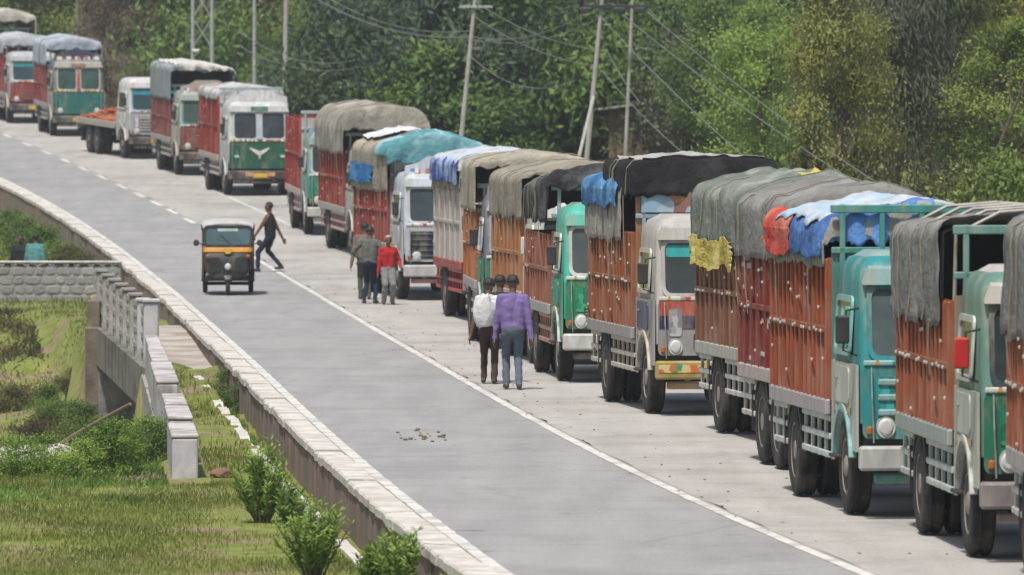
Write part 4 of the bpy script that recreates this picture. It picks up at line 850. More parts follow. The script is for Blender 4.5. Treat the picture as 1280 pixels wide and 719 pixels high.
# ------------------------------------------------------------------ auto rickshaw
def rickshaw(px, Y, turn):
    X = at(px, Y); root = link('auto_rickshaw', None, loc=(X, Y, Z(Y) + .006)); root.rotation_euler = (0, math.atan(dZ(Y)), R(-90 + turn)); root.scale = (1, .9, .97)
    tag(root, 'black auto rickshaw with yellow-orange band and pale roof driving towards the viewer', 'auto rickshaw')
    blk = paint((.016, .017, .018), .14, .4); yel = paint((.55, .25, .03), .1, .45); roofm = mat('canopy_white', (.46, .45, .46), (.34, .33, .34), 4, .7); brn = paint((.10, .045, .03), .2)
    S = lambda z, xf, xb, hw, r: section(z, xf, xb, hw, r, 4)
    mb = MB(); mb.loft([S(.34, 1.02, .55, .20, .09), S(.42, 1.08, .45, .44, .12), S(.60, 1.08, .42, .57, .14), S(.86, 1.0, .42, .61, .14), S(1.0, .93, .45, .615, .13)]); cowl = mb.build('front_cowl', blk, root, True)
    mb = MB(); mb.loft([S(.99, .96, .50, .62, .13), S(1.04, .945, .50, .625, .13), S(1.13, .90, .52, .62, .13)]); mb.build('yellow_band', yel, cowl, True)
    mb = MB(); mb.prism([(-.13, 0), (.13, 0), (.05, -.11), (-.05, -.11)], (1.0, 0, 1.06), (0, 1, 0), (0, 0, 1), (.02, 0, 0)); mb.build('badge', paint((.6, .42, .05), .05), cowl)
    for s in (-1, 1):
        mb = MB(); mb.prism(rr(.30, .34, .08), (1.06, s * .33, .70), (0, 1, 0), (-.12, 0, 1), (.025, 0, 0)); mb.build('front_pad', mat('black_vinyl', (.012, .012, .013), (.025, .025, .025), 8, .35), cowl)
        mb = MB(); mb.box((1.06, s * .50, .90), (.05, .10, .06), .015); mb.build('indicator', M_AMBER, cowl)
    mb = MB(); mb.lathe([(0, .05), (.05, .045), (.068, .02), (.08, .02), (.08, -.05), (0, -.06)], (1.09, 0, .66), 'X', 18); mb.build('headlight', M_LENS, cowl, True)
    # windscreen
    A, B = Vector((0, 1, 0)), Vector((-.20, 0, .98)).normalized(); N = Vector((B.z, 0, -B.x)); O = Vector((.835, 0, 1.345))
    mb = MB(); mb.ring(rr(1.22, .50, .13), rr(1.10, .40, .09), O, A, B, N * .04); fr = mb.build('windscreen_frame', blk, root)
    mb = MB(); mb.prism(rr(1.12, .42, .09), O + N * .005, A, B, N * .012); ws = mb.build('windscreen', glass('auto_glass', (.05, .085, .10), .1), fr)
    mb = MB(); mb.prism(rr(.5, .07, .02), O + B * .15 + N * .018, A, B, N * .004); mb.build('screen_banner', paint((.35, .5, .5), .05), ws)
    mb = MB(); mb.tube([O - B * .21 + A * .1 + N * .05, O + B * .05 - A * .2 + N * .04], .007, 5); mb.build('wiper', M_DARK, ws)
    # canopy
    rings = []
    for x, zt, hw in ((.80, 1.60, .61), (.74, 1.66, .64), (.3, 1.70, .655), (-.6, 1.70, .66), (-1.15, 1.67, .65), (-1.28, 1.58, .62)):
        rings.append([(x, -hw, zt - .10), (x, -hw, zt - .07), (x, -hw + .06, zt - .02), (x, -hw * .5, zt + .015), (x, 0, zt + .025), (x, hw * .5, zt + .015), (x, hw - .06, zt - .02), (x, hw, zt - .07), (x, hw, zt - .10)])
    mb = MB(); mb.loft(rings, False, False); o = mb.build('canopy', roofm, root, True); sld = o.modifiers.new('t', 'SOLIDIFY'); sld.thickness = .025
    for s in (-1, 1):
        mb = MB(); mb.box((-.25, .645 * s, 1.545), (2.05, .03, .13), .01); mb.build('canopy_side', blk, root)
        mb = MB(); mb.prism([(-1.25, .42), (-1.28, 1.5), (-.62, 1.52), (-.5, 1.1), (-.45, .42)], (0, .62 * s, 0), (1, 0, 0), (0, 0, 1), (0, .03 * s, 0)); mb.build('rear_side_panel', blk, root)
        mb = MB(); mb.prism([(-.45, .40), (-.45, .52), (.45, .52), (.55, .95), (.66, .95), (.6, .36)], (0, .60 * s, 0), (1, 0, 0), (0, 0, 1), (0, .03 * s, 0)); mb.build('sill_panel', brn, root)
        mb = MB(); mb.tube([(.82, .60 * s, 1.1), (.72, .61 * s, 1.58)], .025, 6); mb.tube([(-.5, .62 * s, .5), (-.52, .63 * s, 1.6)], .022, 6); mb.build('pillar', blk, root)
        mb = MB(); mb.tube([(.9, .60 * s, 1.15), (.95, .74 * s, 1.2)], .012, 5); ar = mb.build('mirror_arm', M_DARK, root)
        mb = MB(); mb.lathe([(0, .03), (.06, .02), (.075, 0), (.05, -.03), (0, -.04)], (.95, .78 * s, 1.2), 'X', 12); mb.build('mirror', M_DARK, ar, True)
        w = MB(); w.lathe([(.10, -.06), (.17, -.062), (.21, -.04), (.21, .04), (.17, .062), (.10, .06)], n=20); wo = w.build('wheel', M_RUB, root, True); wo.location = (-.85, .57 * s, .21)
        w = MB(); w.lathe([(0, -.05), (.11, -.04), (.11, .04), (0, .05)], n=14); w.build('rim', M_RIM, wo)
        mb = MB(); mb.prism([(.30 * math.cos(R(t)), .26 + .30 * math.sin(R(t))) for t in range(0, 181, 15)] + [(.26 * math.cos(R(t)), .26 + .26 * math.sin(R(t))) for t in range(180, -1, -15)], (-.85, .5 * s, 0), (1, 0, 0), (0, 0, 1), (0, .16 * s, 0)); mb.build('rear_mudguard', blk, root)
    mb = MB(); mb.box((-1.2, 0, .85), (.08, 1.22, .85), .03); mb.build('rear_panel', blk, root)
    mb = MB(); mb.box((-.15, 0, .36), (1.9, 1.1, .08)); mb.build('floor', M_DARK, root)
    mb = MB(); mb.box((-.75, 0, .72), (.5, 1.1, .16), .05); mb.box((-1.05, 0, 1.0), (.14, 1.1, .5), .05); mb.build('rear_seat', mat('seat_vinyl', (.08, .025, .02), (.05, .02, .02), 6, .5), root)
    mb = MB(); mb.box((.05, 0, .66), (.38, .6, .14), .05); mb.box((.05, 0, .48), (.34, .5, .24)); mb.build('driver_seat', mat('seat_vinyl', (.08, .025, .02)), root)
    w = MB(); w.lathe([(.10, -.05), (.16, -.055), (.20, -.035), (.20, .035), (.16, .055), (.10, .05)], n=20); wo = w.build('wheel', M_RUB, root, True); wo.location = (.92, 0, .20)
    w = MB(); w.lathe([(0, -.05), (.11, -.04), (.11, .04), (0, .05)], n=14); w.build('rim', M_RIM, wo)
    mb = MB(); mb.loft([S(.30, 1.10, .70, .09, .05), S(.37, 1.13, .66, .11, .06), S(.46, 1.08, .62, .16, .06)]); mb.build('front_mudguard', blk, cowl, True)
    mb = MB(); mb.tube([(.72, -.28, 1.08), (.66, 0, 1.12), (.72, .28, 1.08)], .015, 6); mb.tube([(.66, 0, 1.12), (.85, 0, .6)], .025, 6); mb.build('handlebar', M_DARK, root)
    mb = MB(); mb.tube([(-.85, -.55, .21), (-.85, .55, .21)], .04, 8); mb.build('axle', M_CHAS, root)
rickshaw(285, 171.5, 2)

# ------------------------------------------------------------------ people
def cap_mesh(bones):
    bm = bmesh.new()
    for p, q, r0, r1, _ in bones:
        p, q = Vector(p), Vector(q)
        for c, r in ((p, r0), (q, r1)): bmesh.ops.create_icosphere(bm, subdivisions=2, radius=r, matrix=Matrix.Translation(c))
        d = q - p
        if d.length > 1e-4:
            m = Matrix.Translation((p + q) / 2) @ d.to_track_quat('Z', 'Y').to_matrix().to_4x4()
            bmesh.ops.create_cone(bm, cap_ends=True, segments=12, radius1=r0, radius2=r1, depth=d.length, matrix=m)
    me = bpy.data.meshes.new('bones'); bm.to_mesh(me); bm.free(); return me
def person(label, px, Y, face, h=1.7, shirt=(.3, .3, .3), legs=(.05, .06, .1), stride=.0, hands=None, skin=(.13, .07, .045), hair=(.012, .010, .009), sleeve='long', loose=1.0, lean=.0, head_yaw=0, wide=1.0, elbows=None, ground_z=None, group=None, scarf=None, step=None):
    X = at(px, Y); z0 = Z(Y) if ground_z is None else ground_z
    root = link('person', None, loc=(X, Y, z0 + .008)); root.rotation_euler = (0, 0, R(face)); root.scale = (h / 1.7,) * 3
    tag(root, label, 'person', group)
    st = stride; fl = step or (((st * .55), .09), (-st * .45, -.09))       # feet (x, y): left, right
    B = []; hipz = .905 - .07 * abs(st) ** 2
    pel = Vector((0, 0, hipz)); ch = Vector((.02 + lean * .3, 0, hipz + .37)); nk = Vector((.01 + lean * .5, 0, hipz + .54))
    for s in (-1, 1):
        B.append(((0, .065 * s * wide, hipz + .0), (ch.x, .085 * s * wide, ch.z), .118 * wide, .122 * wide, 'shirt'))
    B.append(((0, -.05, hipz - .01), (0, .05, hipz - .01), .128 * wide, .128 * wide, 'legs'))
    B.append(((ch.x, -.15 * wide, nk.z - .075), (ch.x, .15 * wide, nk.z - .075), .072, .072, 'shirt'))
    B.append(((ch.x, 0, ch.z), (nk.x, 0, nk.z - .04), .11, .075, 'shirt'))
    B.append(((nk.x, 0, nk.z - .05), (nk.x + .01, 0, nk.z + .08), .056, .052, 'skin'))
    hc = Vector((nk.x + .03, 0, nk.z + .15)); hd = rot_z(R(head_yaw))
    hp = lambda v: tuple(hc + hd @ Vector(v))
    B.append((hp((-.012, 0, .025)), hp((.0, 0, .035)), .092, .09, 'skin')); B.append((hp((.02, 0, -.05)), hp((.03, 0, -.08)), .066, .048, 'skin'))
    B.append((hp((.088, 0, .015)), hp((.102, 0, -.018)), .011, .016, 'skin')); B.append((hp((.078, -.018, -.052)), hp((.078, .018, -.052)), .012, .012, 'skin'))
    for s in (-1, 1): B.append((hp((.0, .09 * s, .02)), hp((-.005, .093 * s, -.02)), .016, .012, 'skin'))
    hands = hands or ((.02, .30, hipz - .13), (-.02, -.30, hipz - .13))
    for i, s in enumerate((1, -1)):
        sh = Vector((ch.x, .185 * s * wide, nk.z - .075)); hn = Vector(hands[i])
        mid = (sh + hn) / 2; bend = max(0, .27 ** 2 - ((hn - sh).length / 2) ** 2) ** .5
        el = mid + (Vector(elbows[i]).normalized() if elbows else Vector((-.75, .35 * s, -.4)).normalized()) * bend
        lw = 1.25 if sleeve == 'long' else 1.0
        B.append((sh, el, .060 * 1.1, .046 * lw, 'shirt' if sleeve != 'none' else 'skin')); wr = el + (hn - el) * .97
        if sleeve == 'half': B[-1] = (sh, sh.lerp(el, .62), .066, .06, 'shirt'); B.append((sh.lerp(el, .5), el, .046, .042, 'skin'))
        B.append((el, wr, .042 * lw, .030 * lw, 'shirt' if sleeve == 'long' else 'skin'))
        d = (hn - el).normalized(); side = Vector((0, 1, 0)).cross(d); side = side.normalized() if side.length > .1 else Vector((1, 0, 0)); nrm = d.cross(side)
        B.append((wr, wr + d * .07 + side * .012, .028, .026, 'skin')); B.append((wr + side * .02 + d * .02, wr + side * .03 + d * .075, .018, .016, 'skin')); B.append((wr - side * .01 + d * .02, wr - side * .022 + d * .075, .018, .016, 'skin'))
        for q, ln in enumerate((.062, .075, .07, .055)):
            b0 = wr + d * .085 + side * (.034 - .022 * q); b1 = b0 + d * ln * .5 - nrm * s * .006; b2 = b1 + d * ln * .42 - nrm * s * .022
            B.append((b0, b1, .0095, .009, 'skin')); B.append((b1, b2, .009, .008, 'skin'))
        t0 = wr + side * .03 + d * .02; B.append((t0, t0 + side * .03 + d * .03, .013, .011, 'skin')); B.append((t0 + side * .03 + d * .03, t0 + side * .034 + d * .062, .011, .009, 'skin'))
    for i, s in enumerate((1, -1)):
        ft = fl[i]; hip = Vector((0, .085 * s, hipz - .04)); lift = .06 if (st > .25 and ft[0] < 0) else 0
        an = Vector((ft[0], ft[1], .085 + lift)); mid = (hip + an) / 2; bend = max(0, .43 ** 2 - ((an - hip).length / 2) ** 2) ** .5
        kn = mid + Vector((1, 0, .1)).normalized() * bend
        B.append((hip, kn, .092 * loose, .066 * loose, 'legs')); B.append((kn, an, .064 * loose, .050 * loose, 'legs'))
        toe = an + Vector((.14, .015 * s, -.045 - (lift and .02))); B.append((an + Vector((-.04, 0, -.04)), toe, .042, .036, 'shoe'))
    src = cap_mesh(B); tmp = bpy.data.objects.new('tmp', src); COL.objects.link(tmp)
    rm = tmp.modifiers.new('r', 'REMESH'); rm.mode = 'VOXEL'; rm.voxel_size = .0105; sm_ = tmp.modifiers.new('s', 'SMOOTH'); sm_.iterations = 3; sm_.factor = .5
    dg = bpy.context.evaluated_depsgraph_get(); me = bpy.data.meshes.new_from_object(tmp.evaluated_get(dg)); bpy.data.objects.remove(tmp)
    n = len(me.vertices); co = np.empty(n * 3); me.vertices.foreach_get('co', co); co = co.reshape(-1, 3)
    best = np.full(n, 9.0); tagi = np.zeros(n, int); names = ['skin', 'shirt', 'legs', 'shoe']
    for p, q, r0, r1, tg in B:
        p, q = np.array(p), np.array(q); d = q - p; L = max(d @ d, 1e-9); t = np.clip(((co - p) @ d) / L, 0, 1); dist = np.linalg.norm(co - p - t[:, None] * d, axis=1) - (r0 + (r1 - r0) * t)
        k = dist < best; best[k] = dist[k]; tagi[k] = names.index(tg)
    # cloth creases
    cl = (tagi == 1) | (tagi == 2); off = np.array([nz(c[0] * 7, c[1] * 7, c[2] * 13) for c in co[::1]]) if n < 60000 else np.zeros(n)
    nr = np.empty(n * 3); me.vertices.foreach_get('normal', nr); nr = nr.reshape(-1, 3); co = co + nr * (cl * (0.002 + .011 * off))[:, None]; me.vertices.foreach_set('co', co.ravel())
    mats = [mat('skin_%.3f' % skin[0], skin, tuple(a * .85 for a in skin), 8, .55), garment(shirt), garment(legs), mat('shoe_leather', (.03, .022, .018), (.05, .04, .03), 9, .6)]
    for m in mats: me.materials.append(m)
    lv = np.empty(len(me.polygons), int); me.polygons.foreach_get('loop_start', lv); vi = np.empty(len(me.loops), int); me.loops.foreach_get('vertex_index', vi)
    me.polygons.foreach_set('material_index', tagi[vi[lv]].astype(np.int32)); me.shade_smooth(); me.update(); me.name = 'body'
    link('body', me, root)
    # hair cap
    bm = bmesh.new(); bmesh.ops.create_icosphere(bm, subdivisions=3, radius=1)
    for v in list(bm.verts):
        if v.co.x > .15 and v.co.z < .42 or (v.co.z < -.42): bm.verts.remove(v)
    for v in bm.verts:
        k = 1 + .06 * nz(v.co.x * 4, v.co.y * 4, v.co.z * 4); v.co = Vector(hp((v.co.x * .104 * k - .010, v.co.y * .097 * k, v.co.z * .102 * k + .037)))
    hm = bpy.data.meshes.new('hair'); bm.to_mesh(hm); bm.free(); hm.materials.append(cloth(scarf) if scarf else mat('hair_black', hair, None, 30, .6, .4, 60)); hm.shade_smooth()
    ho = link('head_scarf' if scarf else 'hair', hm, root); sld = ho.modifiers.new('t', 'SOLIDIFY'); sld.thickness = .012
    for s in (-1, 1):
        mb = MB(); mb.lathe([(0, .006), (.010, .003), (.012, -.004), (0, -.006)], hp((.083, .034 * s, .028)), 'X', 8); mb.build('eye', mat('eye', (.02, .015, .012)), root)
    return root
P1 = person('man in purple shirt and blue-grey jeans walking away along the trucks', 641, 118.2, 93, 1.74, (.17, .125, .30), (.10, .12, .16), .22, wide=.98, hands=((.06, .27, .76), (-.06, -.28, .76)), loose=1.0)
person('man with white shirt and dark brown trousers left of the purple shirt', 611, 120.6, 86, 1.64, (.55, .55, .57), (.055, .035, .03), .16, sleeve='half', loose=.95, wide=.92)
person('dark-haired man half hidden between the white and purple shirts', 625, 121.4, 88, 1.67, (.03, .03, .035), (.03, .04, .08), .2, loose=.92, wide=.9)
person('man in grey-green shirt and dark blue trousers, hands on hips, standing by the trucks', 462, 165.2, 75, 1.64, (.105, .115, .10), (.018, .024, .05), 0.0, hands=((.06, .24, .98), (.06, -.24, .98)), elbows=((-.3, 1, -.1), (-.3, -1, -.1)), wide=.92, loose=.92, step=((.0, .13), (.02, -.12)))
person('person in dull brown clothes mostly hidden behind the grey-green shirt', 456, 168.0, 95, 1.66, (.16, .13, .10), (.06, .07, .05), .1)
person('person in red top, pale pink head scarf and loose grey trousers', 485, 164.6, -80, 1.46, (.36, .022, .022), (.19, .19, .19), .05, loose=1.25, wide=.92, scarf=(.5, .3, .3), hands=((.12, .3, .95), (.05, -.26, .78)), step=((.0, .11), (.02, -.11)))
person('man in black sleeveless top and dark jeans striding across the road', 338, 186.0, 180 - 14, 1.68, (.02, .021, .026), (.018, .024, .045), .54, sleeve='none', hands=((.33, .27, .86), (-.22, -.34, .80)), loose=.95)
person('person in dark clothes behind the stone wall', 26, 193.4, -100, 1.55, (.025, .027, .03), (.05, .05, .06), 0, ground_z=ground(at(26, 193.4), 193.4))
person('person in teal shirt beside the dark-clothed one behind the stone wall', 43, 192.6, 70, 1.60, (.08, .22, .22), (.06, .06, .07), 0, wide=1.1, lean=.15, ground_z=ground(at(43, 192.6), 192.6))
# white bundle over the shoulder of the left walker
bm = bmesh.new(); bmesh.ops.create_icosphere(bm, subdivisions=4, radius=1)
for v in bm.verts:
    k = 1 + .12 * nz(v.co.x * 2, v.co.y * 2, v.co.z * 2) + .05 * nz(v.co.x * 6, v.co.y * 6, v.co.z * 6); w = 1 - .35 * max(0, v.co.z)
    v.co = Vector((v.co.x * .17 * k * w, v.co.y * .10 * k, max(-.8, min(.85, v.co.z)) * .30 * k))
me = bpy.data.meshes.new('shoulder_bag'); bm.to_mesh(me); bm.free(); me.materials.append(cloth((.60, .60, .62))); me.shade_smooth()
tag(link('shoulder_bag', me, loc=(at(605, 120.3), 120.36, 1.16)), 'white cloth bundle carried on the back of the left walker', 'bag')
# ------------------------------------------------------------------ vegetation
def leaf_mat(name, dark, light, trans=.35):
    if name in _mc: return _mc[name]
    m = bpy.data.materials.new(name); m.use_nodes = True; t = m.node_tree; P = t.nodes['Principled BSDF']; out = t.nodes['Material Output']
    at_ = t.nodes.new('ShaderNodeAttribute'); at_.attribute_name = 'tint'; cr = t.nodes.new('ShaderNodeValToRGB')
    cr.color_ramp.elements[0].color = (*dark, 1); cr.color_ramp.elements[1].color = (*light, 1); cr.color_ramp.elements[0].position = .1; cr.color_ramp.elements[1].position = .95
    t.links.new(at_.outputs['Fac'], cr.inputs[0]); t.links.new(cr.outputs[0], P.inputs['Base Color']); P.inputs['Roughness'].default_value = .6; P.inputs['Specular IOR Level'].default_value = .25
    tr = t.nodes.new('ShaderNodeBsdfTranslucent'); t.links.new(cr.outputs[0], tr.inputs[0]); mx = t.nodes.new('ShaderNodeMixShader'); mx.inputs[0].default_value = trans
    t.links.new(P.outputs[0], mx.inputs[1]); t.links.new(tr.outputs[0], mx.inputs[2]); t.links.new(mx.outputs[0], out.inputs[0]); _mc[name] = m; return m
LEAF = dict(
    mid=leaf_mat('leaf_mid', (.045, .10, .024), (.18, .27, .066)),
    bright=leaf_mat('leaf_bright', (.075, .125, .024), (.27, .34, .08)),
    yellow=leaf_mat('leaf_yellow', (.10, .115, .028), (.30, .305, .085)),
    dark=leaf_mat('leaf_dark', (.026, .05, .024), (.095, .135, .060), .3),
    blue=leaf_mat('leaf_blue', (.030, .050, .036), (.092, .128, .082), .3),
    grey=leaf_mat('leaf_grey', (.038, .050, .033), (.125, .138, .086), .3),
    dry=leaf_mat('leaf_dry', (.085, .065, .045), (.22, .175, .12), .2),
    olive=leaf_mat('leaf_olive', (.05, .06, .02), (.17, .165, .06)),
    fresh=leaf_mat('leaf_fresh', (.045, .10, .018), (.20, .31, .055)),
    blade=leaf_mat('grass_blade', (.12, .155, .034), (.30, .325, .088), .5),
    lush=leaf_mat('leaf_lush', (.10, .18, .036), (.33, .46, .10)),
    bank=leaf_mat('leaf_bank', (.035, .035, .02), (.16, .13, .06)),
    weed=leaf_mat('leaf_weed', (.06, .12, .025), (.20, .31, .07)))
M_BARK = mat('bark', (.11, .085, .065), (.055, .042, .033), 6, .95, .6, 14)
M_BARKP = mat('pale_bark', (.26, .235, .20), (.15, .13, .11), 5, .95, .5, 12)
def leaves_mesh(name, C, D, S, W, tint, droop=None):
    """C centres, D long axis, S length, W width: one folded quad pair per leaf"""
    n = len(C); rs = np.random.RandomState(n % 9973)
    D = D / np.linalg.norm(D, axis=1, keepdims=True); n0 = (C - C.mean(0)) * (1, 1, .6); n0 = n0 / (np.linalg.norm(n0, axis=1, keepdims=True) + 1e-6) * .9 + (0, -.15, .6) + rs.normal(size=(n, 3)) * .45; side = np.cross(D, n0); side /= np.linalg.norm(side, axis=1, keepdims=True) + 1e-9
    nrm = np.cross(D, side); a = C - D * S[:, None] * .5; b = C + D * S[:, None] * .5; m1 = C + side * W[:, None] * .5 + nrm * W[:, None] * .12; m2 = C - side * W[:, None] * .5 + nrm * W[:, None] * .12
    V = np.stack([a, m1, b, m2], 1).reshape(-1, 3); me = bpy.data.meshes.new(name); me.vertices.add(4 * n); me.vertices.foreach_set('co', V.ravel())
    me.loops.add(4 * n); me.loops.foreach_set('vertex_index', np.arange(4 * n, dtype=np.int32)); me.polygons.add(n); me.polygons.foreach_set('loop_start', np.arange(0, 4 * n, 4, dtype=np.int32))
    me.update(); at_ = me.attributes.new('tint', 'FLOAT', 'POINT'); at_.data.foreach_set('value', np.repeat(np.clip(tint, 0, 1), 4).astype(np.float32)); me.materials.append(LEAF['mid']); return me
def crown_data(seed, kind):
    rs = np.random.RandomState(seed); cl = []
    if kind == 'broad': nc, per, h0, h1, rx, ls, sp = 95, 170, 1.6, 8.6, 2.9, .17, .42
    elif kind == 'tall': nc, per, h0, h1, rx, ls, sp = 110, 170, 3.4, 13.5, 2.8, .18, .45
    elif kind == 'shrub': nc, per, h0, h1, rx, ls, sp = 46, 150, .15, 2.5, 1.35, .12, .27
    elif kind == 'weeping': nc, per, h0, h1, rx, ls, sp = 150, 190, .9, 12.0, 2.5, .20, .36
    elif kind == 'wispy': nc, per, h0, h1, rx, ls, sp = 70, 110, 1.8, 8.8, 2.3, .15, .36
    Cs = []
    while len(Cs) < nc:
        t = rs.rand(); a = rs.rand() * 6.283
        if kind in ('broad', 'tall', 'wispy'): prof = (math.sin(math.pi * min(1, .12 + t * .88)) ** .55)
        elif kind == 'weeping': prof = (1 - t) ** .6 * (.75 + .25 * math.sin(t * 9)) + .12
        else: prof = (1 - t ** 2.2) ** .5
        lob = 1 + .28 * math.sin(a * 3 + seed) * math.cos(t * 5 + seed); r = rx * prof * lob * (rs.rand() ** .42)
        Cs.append((r * math.cos(a), r * math.sin(a), h0 + (h1 - h0) * t))
    Cs = np.array(Cs); pts = []; dirs = []; tint = []; cti = rs.rand(nc)
    for i, c in enumerate(Cs):
        k = int(per * rs.uniform(.55, 1.4)); s = sp * rs.uniform(.6, 1.35); p = c + rs.normal(size=(k, 3)) * (s, s, s * .72)
        pts.append(p)
        d = rs.normal(size=(k, 3)); out = np.array([c[0], c[1], 0]) / (rx + .01)
        if kind == 'weeping': d = d * .35 + out * .5 + (0, 0, -1.0)
        elif kind == 'shrub': d = d * .8 + out * .5 + (0, 0, .5)
        else: d = d * .9 + out * .4 + (0, 0, -.25)
        dirs.append(d); tint.append(np.clip(cti[i] * .82 + rs.rand(k) * .18, 0, 1))
    P = np.concatenate(pts); P[:, 2] = np.maximum(P[:, 2], .03 if kind == 'shrub' else .3); n = len(P)
    return Cs, P, np.concatenate(dirs), 1.18 * ls * rs.uniform(.6, 1.3, n), (ls * (.22 if kind == 'weeping' else .5)) * rs.uniform(.7, 1.2, n), np.concatenate(tint)
def trunk_mesh(seed, kind, Cs, bark):
    rs = random.Random(seed); mb = MB(); h1 = Cs[:, 2].max() * .9
    r0 = dict(broad=.20, tall=.21, shrub=.035, weeping=.17, wispy=.12)[kind]
    if kind == 'shrub':
        for i in rs.sample(range(len(Cs)), 12):
            c = Vector(Cs[i]); mb.tube([(c.x * .06, c.y * .06, -.12), (c.x * .5, c.y * .5, c.z * .55), c], [.022, .014, .006], 5)
    else:
        bend = [(rs.uniform(-.2, .2) * k, rs.uniform(-.2, .2) * k) for k in range(8)]; tr = [Vector((bend[k][0] * .5, bend[k][1] * .5, -.4 + (h1 + .4) * k / 7)) for k in range(8)]
        mb.tube(tr, [r0 * (1 - .85 * k / 7) * (1.35 if k == 0 else 1) for k in range(8)], 9)
        for i in rs.sample(range(len(Cs)), 26):
            c = Vector(Cs[i]); zb = max(.8, c.z - .35 * math.hypot(c.x, c.y) - .5); f = min(zb / (h1 + .4), .95) * 7; k = int(f); b = tr[min(k, 6)].lerp(tr[min(k, 6) + 1], f - k)
            rr0 = r0 * (1 - .85 * f / 7) * .45; mb.tube([b, b.lerp(c, .5) + Vector((0, 0, .12)), c], [rr0, rr0 * .6, .012], 5)
    return mb.mesh('trunk', bark, True)
PROTO = {}
for kind, n in (('broad', 3), ('tall', 3), ('shrub', 4), ('weeping', 2), ('wispy', 2)):
    for k in range(n):
        Cs, P, D, S, Wd, ti = crown_data(100 + 17 * k + len(kind), kind); PROTO[(kind, k)] = (leaves_mesh('crown', P, D, S, Wd, ti), trunk_mesh(k + 3, kind, Cs, M_BARK if kind != 'tall' else M_BARKP))
def plant(name, label, cat, group, kind, k, px, Y, s, col, sz=1.0, rz=None, X=None, sink=0):
    X = at(px, Y) if X is None else X
    root = link(name, None, loc=(X, Y, ground(X, Y) - .05 - sink)); root.rotation_euler = (0, 0, rnd.uniform(0, 6.28) if rz is None else rz); root.scale = (s, s, s * sz)
    tag(root, label, cat, group); cr, tr = PROTO[(kind, k)]
    o = link('crown' if kind != 'shrub' else 'foliage', cr, root); o.material_slots[0].link = 'OBJECT'; o.material_slots[0].material = LEAF[col]
    link('trunk' if kind != 'shrub' else 'stems', tr, root); return root
FOR = 'forest trees behind the trucks'
COLW = dict(lush='light green', mid='mid green', bright='bright green', yellow='yellow-green', dark='dark green', blue='dark blue-green', grey='grey-green', dry='dry brown', olive='olive', fresh='fresh green')
KIND = dict(broad='broad-crowned tree', tall='tall slender-trunked tree', weeping='drooping feathery tree', wispy='thin wispy tree')
# far wall of forest on the slope: rows of tall trees that read as one dark wood
far = []
for Y0, step in ((352, 62), (372, 70), (398, 80), (430, 95)):
    px = -90
    while px < 1400:
        far.append((px + rnd.uniform(-18, 18), Y0 + rnd.uniform(-6, 6))); px += step * rnd.uniform(.8, 1.2)
for i, (px, Y) in enumerate(far):
    col = rnd.choice(['dark', 'blue', 'dark', 'mid', 'grey']) if px > 330 else rnd.choice(['mid', 'dark', 'olive', 'mid'])
    if px < 330 and Y < 365 and rnd.random() < .4: col = 'bright'
    kd = rnd.choice(['tall', 'tall', 'broad', 'wispy'])
    plant('forest_tree', 'tree on the far wooded slope, merging with its neighbours', 'tree', 'trees of the far wooded slope', kd, rnd.randrange(3) if kd != 'wispy' else rnd.randrange(2), px, Y, rnd.uniform(.85, 1.2), col, sink=rnd.uniform(0, 1.5))
# trees and bushes one can pick out, near the road behind the trucks
TREES = [  # px, Y, kind, k, scale, colour, where
    (1120, 178, 'weeping', 0, .95, 'grey', 'the large dark drooping tree at the right above the teal truck'),
    (1165, 186, 'weeping', 1, .90, 'grey', 'its slightly paler twin just to the right of the large drooping tree'),
    (1054, 172, 'broad', 0, .46, 'yellow', 'left of the large drooping tree'),
    (1250, 190, 'broad', 2, .62, 'yellow', 'at the top right corner'),
    (1272, 176, 'broad', 1, .58, 'bright', 'at the right edge'),
    (955, 215, 'broad', 0, .60, 'lush', 'rounded, behind the grey tarpaulins right of the poles'),
    (900, 232, 'broad', 2, .62, 'mid', 'behind the black cover, right of the hut'),
    (1010, 240, 'broad', 1, .78, 'mid', 'between the rounded fresh tree and the yellow one'),
    (860, 275, 'tall', 0, .85, 'dark', 'behind the double pole'),
    (700, 285, 'tall', 1, .9, 'dark', 'left of the double pole'),
    (640, 300, 'tall', 2, .9, 'blue', 'in the dark middle of the wood'),
    (540, 290, 'tall', 0, .85, 'blue', 'left of the leaning pole'),
    (480, 300, 'broad', 0, .9, 'dark', 'above the bulging tan cover'),
    (415, 285, 'broad', 2, .66, 'mid', 'right of the white pole pair'),
    (392, 290, 'wispy', 0, .70, 'bright', 'above the open red body'),
    (455, 322, 'wispy', 1, .8, 'mid', 'far behind the tan cover'),
    (300, 322, 'broad', 1, .8, 'mid', 'behind the split-screen cab'),
    (235, 335, 'tall', 2, .85, 'dark', 'behind the twin steel poles'),
    (150, 350, 'broad', 2, .8, 'olive', 'above the dry mound'),
    (60, 345, 'wispy', 0, .9, 'bright', 'at the top left above the white sheet'),
    (15, 350, 'broad', 0, .8, 'mid', 'in the top left corner'),
    (985, 300, 'tall', 0, .9, 'mid', 'with bare trunk right of the wires'),
    (1075, 290, 'tall', 1, .9, 'olive', 'behind the yellow tree'),
    (1190, 290, 'broad', 0, 1.0, 'olive', 'behind the drooping trees'),
    (780, 320, 'broad', 1, 1.0, 'blue', 'between the two legs of the double pole'),
    (590, 330, 'broad', 2, 1.0, 'dark', 'behind the leaning pole'),
]
for px, Y, kd, k, s, col, where in TREES:
    plant('tree', '%s %s %s' % (COLW[col], KIND[kd], where) if not where.startswith(('the ', 'its ')) else where, 'tree', FOR, kd, k, px, Y, s, col, sz=1.65 if col == 'yellow' and kd == 'broad' else 1.0)
